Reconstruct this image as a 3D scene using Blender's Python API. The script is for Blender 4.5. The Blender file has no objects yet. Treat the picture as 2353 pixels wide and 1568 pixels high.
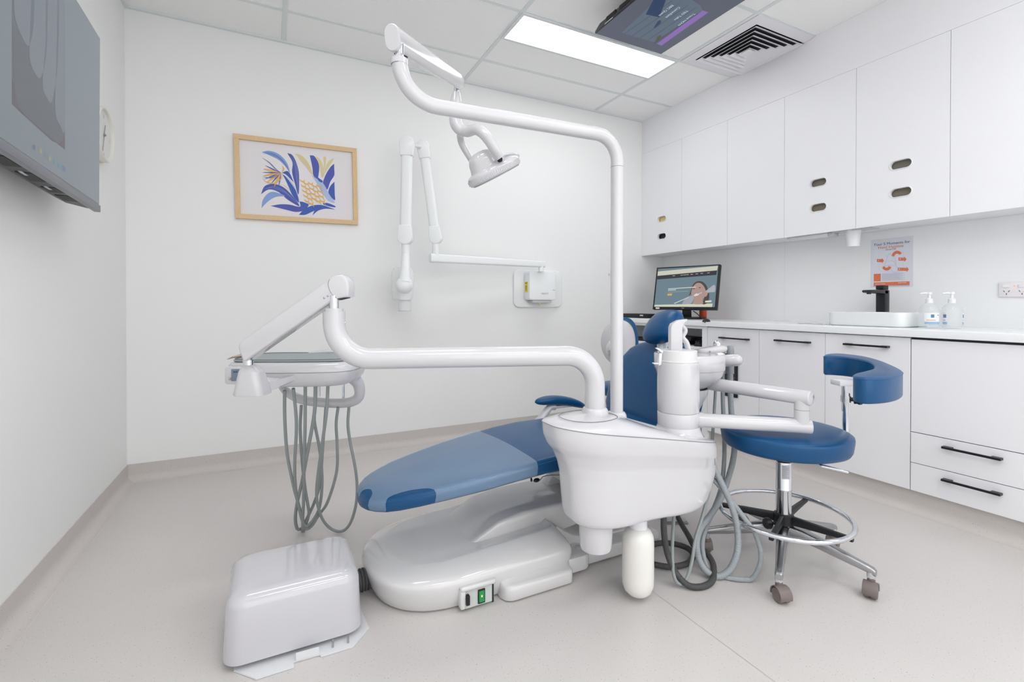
import bpy, bmesh, math, random
import numpy as np
from mathutils import Vector, Matrix
random.seed(7)
S = bpy.context.scene
COL = S.collection
PI = math.pi
# ---------------------------------------------------------------- camera
CAMH = 1.015; YAW = math.radians(26.7); PIT = math.radians(-0.41); FPX = 1095.0
cd = bpy.data.cameras.new('camera'); cam = bpy.data.objects.new('camera', cd); COL.objects.link(cam)
cam.location = (0, 0, CAMH); cam.rotation_euler = (PI/2 + PIT, 0, -YAW)
cd.sensor_width = 36; cd.lens = 36*FPX/2353; cd.shift_y = -78/2353; cd.clip_start = .02
S.camera = cam
# ---------------------------------------------------------------- world, exposure
w = bpy.data.worlds.new('world'); S.world = w; w.use_nodes = True
w.node_tree.nodes['Background'].inputs[0].default_value = (.98, .99, 1, 1)
w.node_tree.nodes['Background'].inputs[1].default_value = 1.6
S.view_settings.view_transform = 'Standard'; S.view_settings.look = 'None'
S.view_settings.gamma = 1; S.view_settings.use_curve_mapping = False
S.view_settings.exposure = 0.50
PANEL_E = 5.2
# ---------------------------------------------------------------- measured view (pixel of the photo -> point in the room)
F = Vector((math.sin(YAW)*math.cos(PIT), math.cos(YAW)*math.cos(PIT), math.sin(PIT)))
R = Vector((math.cos(YAW), -math.sin(YAW), 0)); U = R.cross(F)
CP = Vector((0, 0, CAMH))
def ray(x, y): return F + R*((x-1176.5)/FPX) + U*((706-y)/FPX)
def D(x, y, d): return CP + ray(x, y)*d
def on(x, y, ax, v):
    r = ray(x, y); return CP + r*((v-CP[ax])/r[ax])
# ---------------------------------------------------------------- materials
def lin(c): return tuple(((v/255)/12.92 if v <= 10 else ((v/255+.055)/1.055)**2.4) for v in c)
MATS = {}
def mat(name, c, rough=.5, metal=0, coat=0, emit=0, alpha=1, spec=.5, bump=None, trans=0, ior=1.45, sss=0):
    if name in MATS: return MATS[name]
    m = bpy.data.materials.new(name); m.use_nodes = True; nt = m.node_tree
    b = nt.nodes['Principled BSDF']; I = b.inputs
    col = (*lin(c), 1)
    I['Base Color'].default_value = col; I['Roughness'].default_value = rough; I['Metallic'].default_value = metal
    I['Coat Weight'].default_value = coat; I['Coat Roughness'].default_value = .06
    I['Specular IOR Level'].default_value = spec; I['Alpha'].default_value = alpha
    I['Transmission Weight'].default_value = trans; I['IOR'].default_value = ior
    if emit and rough in (.3, .35, .22) and not name.startswith(('switch', 'glow')):   # display glass: dark face, glowing picture
        I['Base Color'].default_value = (*[v*.12 for v in lin(c)], 1); emit = .60; I['Specular IOR Level'].default_value = .12
    if emit:
        I['Emission Color'].default_value = col; I['Emission Strength'].default_value = emit
    if bump:
        sc, st, dist = bump
        tc = nt.nodes.new('ShaderNodeTexCoord'); n = nt.nodes.new('ShaderNodeTexNoise'); bp = nt.nodes.new('ShaderNodeBump')
        n.inputs['Scale'].default_value = sc; n.inputs['Detail'].default_value = 3
        bp.inputs['Strength'].default_value = st; bp.inputs['Distance'].default_value = dist
        nt.links.new(tc.outputs['Object'], n.inputs['Vector']); nt.links.new(n.outputs['Fac'], bp.inputs['Height'])
        nt.links.new(bp.outputs['Normal'], I['Normal'])
    MATS[name] = m; return m
def speckle(m, scale, lo, hi, dark, thr):
    nt = m.node_tree; b = nt.nodes['Principled BSDF']
    tc = nt.nodes.new('ShaderNodeTexCoord'); v = nt.nodes.new('ShaderNodeTexNoise'); v.inputs['Scale'].default_value = scale
    v.inputs['Detail'].default_value = 1.5
    cr = nt.nodes.new('ShaderNodeValToRGB')
    cr.color_ramp.elements[0].position = thr; cr.color_ramp.elements[0].color = (*lin(lo), 1)
    cr.color_ramp.elements[1].position = thr+.04; cr.color_ramp.elements[1].color = (*lin(dark), 1)
    n2 = nt.nodes.new('ShaderNodeTexNoise'); n2.inputs['Scale'].default_value = 2.2
    mx = nt.nodes.new('ShaderNodeMixRGB'); mx.inputs[1].default_value = (*lin(lo), 1); mx.inputs[2].default_value = (*lin(hi), 1)
    nt.links.new(tc.outputs['Object'], v.inputs['Vector']); nt.links.new(tc.outputs['Object'], n2.inputs['Vector'])
    nt.links.new(v.outputs['Fac'], cr.inputs['Fac']); nt.links.new(n2.outputs['Fac'], mx.inputs[0])
    mm = nt.nodes.new('ShaderNodeMixRGB'); mm.blend_type = 'MULTIPLY'; mm.inputs[0].default_value = 1
    nt.links.new(mx.outputs[0], mm.inputs[1])
    cr.color_ramp.elements[0].color = (1, 1, 1, 1); cr.color_ramp.elements[1].color = (*[a/b_ for a, b_ in zip(lin(dark), lin(lo))], 1)
    nt.links.new(cr.outputs[0], mm.inputs[2]); nt.links.new(mm.outputs[0], b.inputs['Base Color'])
WALL = mat('wall_paint', (243, 243, 242), .6, spec=.25)
FLOOR = mat('floor_vinyl', (209, 204, 201), .30, spec=.45); speckle(FLOOR, 240, (208, 203, 200), (212, 208, 205), (158, 146, 140), .68)
COVE = mat('cove_vinyl', (205, 199, 195), .45, spec=.35); speckle(COVE, 240, (206, 200, 196), (209, 203, 199), (158, 146, 140), .69)
TILE = mat('ceiling_tile', (252, 252, 251), .9, spec=.1, bump=(210, .5, .003))
TBAR = mat('ceiling_bar', (226, 231, 231), .5)
WHITE = mat('gloss_white_plastic', (238, 237, 240), .16, coat=.6)
CHW = mat('chair_white_plastic', (210, 209, 212), .12, coat=.6)
BASEW = mat('base_white_plastic', (221, 220, 220), .12, coat=.6)
ENAM = mat('white_enamel', (203, 202, 207), .12, coat=.7)
SATIN = mat('satin_white', (236, 237, 239), .35)
XRW = mat('xray_white', (243, 245, 245), .25, coat=.3)
MATTW = mat('cabinet_white', (243, 243, 246), .38, spec=.4)
GAPM = mat('cabinet_gap', (120, 128, 134), .7)
WORK = mat('worktop_white', (240, 242, 243), .16, coat=.3)
SPLASH = mat('splashback', (243, 244, 245), .3)
BLUE = mat('blue_vinyl', (3, 74, 122), .33, bump=(420, .12, .0006))
BLUE2 = mat('blue_vinyl_side', (14, 84, 136), .40, bump=(420, .12, .0006))
FILM = mat('clear_film', (178, 206, 234), .26, alpha=.33, coat=.8)
CHROME = mat('chrome', (225, 228, 232), .07, metal=1)
ALU = mat('cast_aluminium', (178, 178, 180), .28, metal=1)
BLACK = mat('black_plastic', (26, 27, 31), .4)
BLKM = mat('black_metal', (22, 24, 32), .35)
DGREY = mat('dark_grey_hose', (74, 74, 74), .55)
HOSE = mat('grey_hose', (150, 156, 156), .45)
HOSE2 = mat('corrugated_grey_hose', (158, 164, 167), .45)
CAST = mat('castor_brown_grey', (122, 112, 108), .5)
GREYM = mat('grey_mat', (158, 164, 165), .6)
LGREY = mat('light_grey_plastic', (205, 208, 206), .4)
MGREY = mat('mid_grey', (150, 152, 154), .4)
DARKIN = mat('dark_interior', (40, 42, 46), .7)
BOTTLE = mat('milky_bottle', (238, 236, 231), .35)
TV_B = mat('tv_casing', (38, 38, 42), .35)
BEZ = mat('tv_bezel', (128, 130, 136), .35, metal=.3)
WOOD = mat('pale_wood', (222, 190, 146), .5)
def woodgrain():
    nt = WOOD.node_tree; b = nt.nodes['Principled BSDF']; tc = nt.nodes.new('ShaderNodeTexCoord'); n = nt.nodes.new('ShaderNodeTexNoise')
    mp = nt.nodes.new('ShaderNodeMapping'); mp.inputs['Scale'].default_value = (6, 6, 6); n.inputs['Scale'].default_value = 12
    cr = nt.nodes.new('ShaderNodeValToRGB'); cr.color_ramp.elements[0].color = (*lin((214, 181, 137)), 1); cr.color_ramp.elements[1].color = (*lin((228, 198, 156)), 1)
    nt.links.new(tc.outputs['Object'], mp.inputs[0]); nt.links.new(mp.outputs[0], n.inputs['Vector']); nt.links.new(n.outputs['Fac'], cr.inputs[0]); nt.links.new(cr.outputs[0], b.inputs['Base Color'])
woodgrain()
PAPER = mat('paper', (232, 228, 230), .6)
LIT = mat('light_diffuser', (252, 253, 255), .5, emit=PANEL_E)
LIT2 = mat('added_panel_diffuser', (252, 253, 255), .5, emit=PANEL_E*1.38)  # stronger glow for the added panels out of view
# ---------------------------------------------------------------- geometry helpers
class G:
    def __init__(s): s.v = []; s.f = []; s.mi = []
    def add(s, vs, fs, M=None, mi=0):
        o = len(s.v)
        s.v += [tuple(M @ Vector(p)) if M else tuple(p) for p in vs]
        s.f += [tuple(i+o for i in f) for f in fs]; s.mi += [mi]*len(fs); return s
    def bmadd(s, bm, M=None, mi=0):
        bm.verts.index_update(); s.add([v.co[:] for v in bm.verts], [[v.index for v in f.verts] for f in bm.faces], M, mi); bm.free(); return s
    def box(s, a, b, bev=0, M=None, seg=2, mi=0):
        bm = bmesh.new(); bmesh.ops.create_cube(bm, size=1)
        for v in bm.verts:
            v.co = Vector([(a[i]+b[i])/2 + v.co[i]*(b[i]-a[i]) for i in range(3)])
        if bev: bmesh.ops.bevel(bm, geom=bm.edges[:], offset=min(bev, min(abs(b[i]-a[i]) for i in range(3))*.49), segments=seg, profile=.5, affect='EDGES')
        return s.bmadd(bm, M, mi)
    def loft(s, rings, M=None, caps=True, closed=True, mi=0):
        n = len(rings[0]); vs = [p for r in rings for p in r]; fs = []
        for i in range(len(rings)-1):
            for j in range(n if closed else n-1):
                k = (j+1) % n; fs.append((i*n+j, i*n+k, (i+1)*n+k, (i+1)*n+j))
        if caps and closed:
            fs.append(tuple(reversed(range(n)))); fs.append(tuple((len(rings)-1)*n+j for j in range(n)))
        return s.add(vs, fs, M, mi)
    def tube(s, path, r, n=16, M=None, caps=True, flat=1, mi=0, up=None):
        P = [Vector(p) for p in path]; m = len(P)
        rr = [r]*m if not hasattr(r, '__len__') else list(r)
        T = [(P[min(i+1, m-1)]-P[max(i-1, 0)]).normalized() for i in range(m)]
        u = Vector(up) if up else Vector((0, 0, 1))
        if abs(T[0].dot(u)) > .95: u = Vector((1, 0, 0))
        N = (u - T[0]*u.dot(T[0])).normalized(); rings = []
        for i in range(m):
            N = (N - T[i]*N.dot(T[i])).normalized(); B = T[i].cross(N)
            rings.append([tuple(P[i]+(N*math.cos(a)+B*math.sin(a)*flat)*rr[i]) for a in [2*PI*j/n for j in range(n)]])
        return s.loft(rings, M, caps, mi=mi)
    def lathe(s, prof, M=None, n=32, mi=0, caps=True):
        return s.loft([[(r*math.cos(2*PI*j/n), r*math.sin(2*PI*j/n), z) for j in range(n)] for r, z in prof], M, caps, mi=mi)
    def prism(s, out, z0, z1, M=None, bev=0, seg=2, mi=0):
        bm = bmesh.new(); vs = [bm.verts.new((p[0], p[1], z0)) for p in out]; f = bm.faces.new(vs)
        e = bmesh.ops.extrude_face_region(bm, geom=[f]); 
        for v in e['geom']:
            if isinstance(v, bmesh.types.BMVert): v.co.z = z1
        bmesh.ops.recalc_face_normals(bm, faces=bm.faces[:])
        if bev:
            ed = [x for x in bm.edges if abs(x.verts[0].co.z-x.verts[1].co.z) < 1e-7]
            bmesh.ops.bevel(bm, geom=ed, offset=bev, segments=seg, profile=.5, affect='EDGES')
        return s.bmadd(bm, M, mi)
    def ellipsoid(s, c, r, M=None, n=24, mi=0):
        prof = [(max(1e-4, math.sin(PI*i/n)), -math.cos(PI*i/n)) for i in range(n+1)]
        T = Matrix.Translation(c) @ Matrix.Diagonal((*r, 1))
        return s.lathe(prof, (M @ T) if M else T, n*2, mi)
    def poly(s, pts, mi=0):
        return s.add(pts, [tuple(range(len(pts)))], None, mi)
RM = {}
def obj(name, g, m, parent=None, label=None, smooth=True, sharp=38, world=True, subd=0, root_M=None):
    me = bpy.data.meshes.new(name)
    root = parent
    while root and root.parent: root = root.parent
    inv = RM[root.name].inverted() if (root and world and root.name in RM) else None
    me.from_pydata([tuple(inv @ Vector(p)) if inv else p for p in g.v], [], g.f)
    for mm in (m if isinstance(m, (list, tuple)) else [m]): me.materials.append(mm)
    if any(g.mi): me.polygons.foreach_set('material_index', g.mi)
    me.update(); bm = bmesh.new(); bm.from_mesh(me); bmesh.ops.recalc_face_normals(bm, faces=bm.faces[:]); bm.to_mesh(me); bm.free()
    if smooth:
        me.polygons.foreach_set('use_smooth', [True]*len(me.polygons))
        me.set_sharp_from_angle(angle=math.radians(sharp))
    o = bpy.data.objects.new(name, me); COL.objects.link(o)
    if parent: o.parent = parent
    if label: o['label'] = label
    if subd: 
        md = o.modifiers.new('s', 'SUBSURF'); md.levels = subd; md.render_levels = subd
    return o
def tag(o, label, cat, group=None):
    o['label'] = label; o['category'] = cat
    if group: o['group'] = group
    return o
def thing(name, label, cat, loc=(0, 0, 0), rz=0, group=None):
    o = bpy.data.objects.new(name, None); COL.objects.link(o); o.location = loc; o.rotation_euler = (0, 0, rz); o.empty_display_size = .05
    RM[o.name] = Matrix.Translation(loc) @ Matrix.Rotation(rz, 4, 'Z'); return tag(o, label, cat, group)
def struct(name, g, m, **k):
    o = obj(name, g, m, **k); o['kind'] = 'structure'; return o
def frame(o, x, y):
    x = Vector(x).normalized(); z = x.cross(Vector(y)).normalized(); y = z.cross(x)
    M = Matrix((x, y, z)).transposed().to_4x4(); M.translation = Vector(o); return M
def cr(pts, n=8):
    P = [Vector(p) for p in pts]; P = [P[0]*2-P[1]] + P + [P[-1]*2-P[-2]]; out = []
    for i in range(1, len(P)-2):
        a, b, c, d = P[i-1:i+3]
        for k in range(n):
            t = k/n; out.append(.5*((2*b)+(c-a)*t+(2*a-5*b+4*c-d)*t*t+(3*b-a-3*c+d)*t**3))
    out.append(P[-2]); return out
def resamp(path, step):
    P = np.array([tuple(p) for p in path]); d = np.r_[0, np.cumsum(np.linalg.norm(np.diff(P, axis=0), axis=1))]
    n = max(2, int(d[-1]/step)); t = np.linspace(0, d[-1], n+1)
    return [Vector([np.interp(q, d, P[:, i]) for i in range(3)]) for q in t]
def fillet(pts, rads, seg=10):
    P = [Vector(p) for p in pts]; out = [P[0]]
    for i in range(1, len(P)-1):
        a = (P[i-1]-P[i]); b = (P[i+1]-P[i]); rad = rads[i-1]; ang = a.angle(b); t = rad/math.tan(ang/2)
        a.normalize(); b.normalize(); p0 = P[i]+a*t; p1 = P[i]+b*t; c = P[i]+(a+b).normalized()*(rad/math.sin(ang/2))
        v0 = p0-c; v1 = p1-c; th = v0.angle(v1)
        for k in range(seg+1):
            q = k/seg; out.append(c + (v0*math.sin((1-q)*th)+v1*math.sin(q*th))/math.sin(th))
    out.append(P[-1]); return out
def corr(g, path, r, amp=.08, per=.008, n=12, M=None):
    P = resamp(path, per/4); return g.tube(P, [r*(1+amp*math.sin(2*PI*i/4+.6)) for i in range(len(P))], n, M)
def rr(cx, cy, hx, hy, r, n=5):
    o = []
    for sx, sy, a0 in ((1, 1, 0), (-1, 1, 90), (-1, -1, 180), (1, -1, 270)):
        for k in range(n+1):
            a = math.radians(a0+90*k/n); o.append((cx+sx*(hx-r)+r*math.cos(a), cy+sy*(hy-r)+r*math.sin(a)))
    return o
def supere(n, e):
    return [(math.copysign(abs(math.cos(a))**(2/e), math.cos(a)), math.copysign(abs(math.sin(a))**(2/e), math.sin(a))) for a in [2*PI*k/n for k in range(n)]]
def text(name, s, size, M, m, parent, align='CENTER', label=None, width=1.0, world=True, ext=.0002):
    cu = bpy.data.curves.new(name, 'FONT'); cu.body = s; cu.size = size; cu.align_x = align; cu.extrude = ext; cu.align_y = 'CENTER'
    t = bpy.data.objects.new(name, cu); COL.objects.link(t); bpy.context.view_layer.update()
    me = bpy.data.meshes.new_from_object(t.evaluated_get(bpy.context.evaluated_depsgraph_get()))
    bpy.data.objects.remove(t); bpy.data.curves.remove(cu)
    MM = M @ Matrix.Diagonal((width, 1, 1, 1)); g = G(); g.add([v.co[:] for v in me.vertices], [tuple(p.vertices) for p in me.polygons], MM); bpy.data.meshes.remove(me)
    return obj(name, g, m, parent, smooth=False, world=world, label=label)
def ex(p, q, r, n=20, **k):
    g = G(); g.tube([p, q], r, n, **k); return g
# ================================================================ SETTING
XL, XR, YB, YF, CZ = -.74, 3.30, 3.394, -1.9, 2.695
def slab(a, b, **k): return G().box(a, b, **k)
struct('floor', slab((XL-.1, YF-.1, -.1), (XR+.1, YB+.1, 0)), FLOOR, smooth=False)
struct('wall_back', slab((XL-.1, YB, 0), (XR+.1, YB+.1, CZ+.1)), WALL, smooth=False)
struct('wall_left', slab((XL-.1, YF, 0), (XL, YB, CZ+.1)), WALL, smooth=False)
struct('wall_right', slab((XR, YF, 0), (XR+.1, YB, CZ+.1)), SPLASH, smooth=False)
g = slab((XL-.1, YF-.1, 0), (XR+.1, YF, .25)); g.box((XL-.1, YF-.1, 2.60), (XR+.1, YF, CZ+.1)); g.box((XL-.1, YF-.1, .25), (XL+.1, YF, 2.60)); g.box((XR-.45, YF-.1, .25), (XR+.1, YF, 2.60))
struct('wall_front', g, WALL, smooth=False)   # wide unseen window added behind the camera to let in fill light
g = G()
for x in (XL+.1, .96, 2.0, XR-.51): g.box((x, YF-.07, .25), (x+.06, YF-.02, 2.60))
for z in (.25, 2.54): g.box((XL+.1, YF-.07, z), (XR-.45, YF-.02, z+.06))
struct('added_window_1', g, SATIN, smooth=False)  # frame of the added window, out of view
struct('ceiling', slab((XL-.1, YF-.1, CZ), (XR+.1, YB+.1, CZ+.1)), TILE, smooth=False)
# T-bar grid
XG = [-1.148, .071, 1.290, 2.509]; YG = [3.03-.6*k for k in range(9)]
def bars():
    g = G(); h = .012
    for x in XG[1:]: g.box((x-h, YF, CZ-.004), (x+h, YB, CZ+.001))
    for y in YG: g.box((XL, y-h, CZ-.0035), (3.045, y+h, CZ+.001))
    return g
struct('trim_1', bars(), TBAR, smooth=False)
g = G(); g.box((XL, YB-.02, CZ-.012), (3.046, YB, CZ)); g.box((XL, YF, CZ-.012), (XL+.02, YB-.02, CZ))
struct('trim_2', g, TBAR, smooth=False)
# coved vinyl skirting
def cove(a, b, nrm, name, h=.10, r=.045, t=.004, e=0):
    a = Vector(a); b = Vector(b); n = Vector(nrm); prof = [(0, h), (t, h)] + [(t+r-r*math.cos(q), r-r*math.sin(q)+.0006+e) for q in [PI/2*k/8 for k in range(9)]] + [(t+r+.004, .0004+e), (t+r+.006, 0), (0, 0)]
    g = G(); g.loft([[tuple(p + n*x + Vector((0, 0, z))) for x, z in prof] for p in (a, b)]); return struct(name, g, COVE, sharp=50)
cove((XL, YF, 0), (XL, YB, 0), (1, 0, 0), 'baseboard_left', e=.0007)
cove((XL, YB, 0), (3.3, YB, 0), (0, -1, 0), 'baseboard_back')
cove((2.80, YF, 0), (2.80, 2.43, 0), (-1, 0, 0), 'baseboard_right', h=.115)
# vinyl weld seam in the floor
p, q = on(1480, 1345, 2, 0), on(1750, 1545, 2, 0); dd = (q-p).normalized(); nn = Vector((-dd.y, dd.x, 0))*.0012
struct('trim_3', G().poly([tuple(p-nn+Vector((0, 0, .0006))), tuple(q+dd*1-nn+Vector((0, 0, .0006))), tuple(q+dd*1+nn+Vector((0, 0, .0006))), tuple(p+nn+Vector((0, 0, .0006)))]), mat('weld', (196, 188, 184), .4), smooth=False)

# ================================================================ CEILING LIGHTS
def light(cx, cy, sx, sy, label, grp='recessed ceiling light panels', lit=None):
    t = thing('ceiling_light', label, 'ceiling light', (cx, cy, CZ), 0, grp)
    fr = .02; g = G()
    for a, b in (((-sx, -sy), (sx, -sy+fr)), ((-sx, sy-fr), (sx, sy)), ((-sx, -sy+fr), (-sx+fr, sy-fr)), ((sx-fr, -sy+fr), (sx, sy-fr))):
        g.box((cx+a[0], cy+a[1], CZ-.010), (cx+b[0], cy+b[1], CZ), .001)
    obj('frame', g, TBAR, t, smooth=False)
    obj('diffuser', G().box((cx-sx+fr, cy-sy+fr, CZ-.0085), (cx+sx-fr, cy+sy-fr, CZ-.002)), lit or LIT2, t, smooth=False)
light(1.90, 2.578, .610, .150, 'long white glowing light panel in the ceiling beside the ceiling screen', lit=LIT)
light(1.90, .18, .610, .150, 'added unseen light panel in the ceiling behind the camera to the right')  # unseen panel, added to fill the room with light
light(.30, -.12, .55, .150, 'added unseen light panel in the ceiling above the camera')  # added overhead for fill, out of view
light(.15, 1.46, .61, .150, 'added unseen light panel in the ceiling over the junction box')  # added out of view to brighten the left and back walls
light(.68, -1.32, .61, .150, 'added unseen light panel in the ceiling far behind the camera')  # added at the rear for more overhead light, never in view
light(1.90, -1.02, .61, .150, 'added unseen light panel in the ceiling by the added rear window')  # another unseen panel added as fill light

# ================================================================ AIR VENT
def vent():
    x0, x1, y0, y1 = 2.52, 3.046, 1.835, 2.42
    t = thing('air_vent', 'square white louvred ceiling air vent beside the wall cupboards', 'air vent', (2.8, 2.13, CZ))
    VW = mat('vent_white', (236, 234, 238), .35); c = ((2.52+3.12)/2, (y0+y1)/2)
    def ringf(g, h0, z0, h1, z1, th=.004):
        A = [(c[0]+sx*h0, c[1]+sy*h0) for sx, sy in ((-1, -1), (1, -1), (1, 1), (-1, 1))]; B = [(c[0]+sx*h1, c[1]+sy*h1) for sx, sy in ((-1, -1), (1, -1), (1, 1), (-1, 1))]
        A = [(min(x, 3.044), y) for x, y in A]; B = [(min(x, 3.044), y) for x, y in B]
        vs = [(*p, z0) for p in A]+[(*p, z1) for p in B]+[(*p, z0+th) for p in A]+[(*p, z1+th) for p in B]; fs = []
        for i in range(4):
            j = (i+1) % 4
            if i == 1 and A[1][0] >= 3.04 and B[1][0] >= 3.04: continue
            fs += [(i, j, 4+j, 4+i), (8+i, 12+i, 12+j, 8+j), (i, 8+i, 8+j, j), (4+i, 4+j, 12+j, 12+i)]
        g.add(vs, fs)
    g = G(); ringf(g, .296, CZ-.006, .232, CZ-.012); obj('frame', g, VW, t, smooth=False)
    for k in range(6):
        h0 = .226-.036*k; g = G(); ringf(g, h0, CZ-.020, h0-.026, CZ-.005, .003); obj('louvre', g, VW, t, smooth=False)
    obj('centre_plate', G().box((c[0]-.03, c[1]-.03, CZ-.018), (c[0]+.03, c[1]+.03, CZ-.013)), VW, t, smooth=False)
    obj('duct_opening', G().box((x0+.07, y0+.06, CZ-.0035), (3.044, y1-.06, CZ-.0015)), mat('duct_dark', (34, 36, 42), .8), t, smooth=False)
vent()

# ================================================================ CUPBOARDS
XU, ZU, ZD = 3.046, 1.458, 2.388
YU = [3.394, 2.915, 2.468, 2.024, 1.588, 1.155, .715, .27, -.17, -.61]
def oblong(cy, cz, hw, hh, n=8):
    o = []
    for s_, a0 in ((1, -90), (-1, 90)):
        for k in range(n+1):
            a = math.radians(a0+180*k/n); o.append((cy+s_*(hw-hh)+hh*math.cos(a), cz+hh*math.sin(a)))
    return o
def holed(outer, holes, x0, x1):
    bm = bmesh.new()
    for lp in [outer]+holes:
        vs = [bm.verts.new((x0, p[0], p[1])) for p in lp]
        for i in range(len(vs)): bm.edges.new((vs[i], vs[(i+1) % len(vs)]))
    bmesh.ops.triangle_fill(bm, use_beauty=True, use_dissolve=False, edges=bm.edges[:])
    e = bmesh.ops.extrude_face_region(bm, geom=bm.faces[:])
    for v in e['geom']:
        if isinstance(v, bmesh.types.BMVert): v.co.x = x1
    return G().bmadd(bm)
struct('trim_5', slab((XU+.0008, YU[-1], ZD+.0015), (XU+.0178, YB-.001, CZ-.0005)), MATTW, smooth=False)   # filler above the doors
ULAB = ['narrow white wall cupboard in the corner with small yellow and black slots', 'plain white wall cupboard next to the corner cupboard', 'plain white wall cupboard left of the cupboard with two small slots',
        'white wall cupboard with two slots, left of the tap', 'white wall cupboard with two large slots above the poster', 'plain white wall cupboard at the right edge of the photo', 'plain white wall cupboard right of the frame edge', 'white wall cupboard further along toward the camera', 'white wall cupboard at the near end of the row']
HOLES = {0: [(3.140, 1.757), (3.140, 1.606)], 3: [(1.803, 1.771), (1.803, 1.616)], 4: [(1.366, 1.772), (1.366, 1.620)]}
for i in range(9):
    ya, yb = YU[i+1], YU[i]
    t = thing('wall_cupboard', ULAB[i], 'cupboard', (XR-.12, (ya+yb)/2, ZU), 0, 'white wall cupboards over the worktop')
    g = G(); T = .016
    g.box((XU+.018, ya+.0005, ZU), (XR-.002, ya+T, CZ-.001)); g.box((XU+.018, yb-T, ZU), (XR-.002, yb-.0005, CZ-.001))
    g.box((XU+.018, ya+T, ZU), (XR-.002, yb-T, ZU+.018)); g.box((XU+.018, ya+T, ZD+.02), (XR-.002, yb-T, ZD+.04)); g.box((XR-.008, ya+T, ZU+.018), (XR-.002, yb-T, ZD+.02))
    obj('carcass', g, MATTW, t, smooth=False)
    hs = HOLES.get(i, [])
    dr = obj('door', holed([(ya+.001, ZU-.003), (yb-.001, ZU-.003), (yb-.001, ZD), (ya+.001, ZD)], [oblong(a, b, .05, .023) for a, b in hs], XU, XU+.0175), MATTW, t, smooth=False)
    for a, b in hs:
        g = G(); lp = [(XU-.001, p[0], p[1]) for p in oblong(a, b, .052, .025)]; g.tube(lp+[lp[0], lp[1]], .003, 8, caps=False)
        obj('slot_rim', g, SATIN, dr)
def gbox(y, z, c, lab):
    m = mat('carton_%d' % (c[0]*7+c[1]), c, .55)
    g = G().box((XU+.024, y-.075, z-.05), (XU+.11, y+.075, z+.05), .003)
    tag(obj('carton', g, m, smooth=False), lab, 'box', 'cartons behind the cupboard slots')
gbox(3.14, 1.757, (232, 214, 140), 'pale yellow carton seen through the upper slot of the corner wall cupboard')
gbox(3.14, 1.606, (28, 28, 40), 'black carton seen through the lower slot of the corner wall cupboard')
gbox(1.803, 1.771, (124, 118, 106), 'taupe block seen through the upper of the two smaller paired slots')  # plain taupe blocks fill the view through the paired slots
gbox(1.803, 1.616, (130, 120, 104), 'taupe block seen through the lower of the two smaller paired slots')
gbox(1.366, 1.772, (120, 116, 106), 'taupe block seen through the upper large slot above the poster')
gbox(1.366, 1.620, (126, 118, 104), 'taupe block seen through the lower large slot above the poster')
# base cabinets
XB, ZB, ZT, WT = 2.77, .112, .852, .892
def handle(parent, y0, y1, z, lab=None):
    g = G(); x = XB-.030
    g.box((x, y0, z-.005), (x+.009, y1, z+.005), .0015)
    for a, b in ((y0, y0+.035), (y1-.035, y1)): g.box((x+.006, a, z-.005), (XB-.0005, b, z+.005), .0015)
    return obj('handle', g, BLKM, parent, smooth=False)
def carcass(t, ya, yb):
    g = G(); g.box((XB+.019, ya+.0005, ZB), (XR-.002, ya+.016, ZT)); g.box((XB+.019, yb-.016, ZB), (XR-.002, yb-.0005, ZT)); g.box((XB+.019, ya+.016, ZB), (XR-.002, yb-.016, ZB+.016)); g.box((XB+.019, ya+.016, ZT-.016), (XR-.002, yb-.016, ZT))
    obj('carcass', g, MATTW, t, smooth=False)
    obj('kickboard', slab((2.803, ya, 0), (2.82, yb, ZB)), MATTW, t, smooth=False)
def hz(px, py): return on(px, py, 0, XB-.03)
YL = [2.408, 2.003, 1.597, 1.197]
LL = ['white base cupboard left of the others, beside the open desk bay', 'white base cupboard, second from the desk bay, behind the blue stool', 'white base cupboard with handle above the curved stool arm']
HL = [((1650, 777), (1716, 780)), ((1777, 783), (1857, 787)), ((1936, 792), (2038, 797))]
for i in range(3):
    ya, yb = YL[i+1], YL[i]
    t = thing('base_cupboard', LL[i], 'cupboard', (3.0, (ya+yb)/2, 0), 0, 'white base cupboards under the worktop'); carcass(t, ya, yb)
    d = obj('door', slab((XB, ya+.001, ZB-.002), (XB+.018, yb-.001, ZT-.004), bev=.0006), MATTW, t, smooth=False)
    a, b = hz(*HL[i][0]), hz(*HL[i][1]); handle(d, b.y, a.y, (a.z+b.z)/2)
ya, yb = .55, 1.197
t = thing('drawer_unit', 'white drawer unit with two black handled drawers at the right edge of the photo', 'drawers', (3.0, .87, 0)); carcass(t, ya, yb)
z1, z2 = on(2092, 992, 0, XB).z, on(2092, 1062, 0, XB).z
obj('front_panel', slab((XB, ya+.0015, z1+.002), (XB+.018, yb-.003, ZT-.010), bev=.001), MATTW, t, smooth=False)
obj('painted_gap_shade', slab((XB+.004, ya+.002, ZT-.010), (XB+.019, yb-.002, ZT)), DARKIN, t, smooth=False)  # dark strip painted as the shade in the gap under the worktop
for (lo, hi), (p0, p1) in (((z2+.0015, z1-.0015), ((2162, 1031), (2299, 1055))), ((ZB-.002, z2-.0015), ((2161, 1106), (2298, 1136)))):
    d = obj('drawer', slab((XB, ya+.0015, lo), (XB+.018, yb-.003, hi), bev=.001), MATTW, t, smooth=False)
    a, b = hz(*p0), hz(*p1); handle(d, b.y, a.y, (a.z+b.z)/2)
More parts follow.
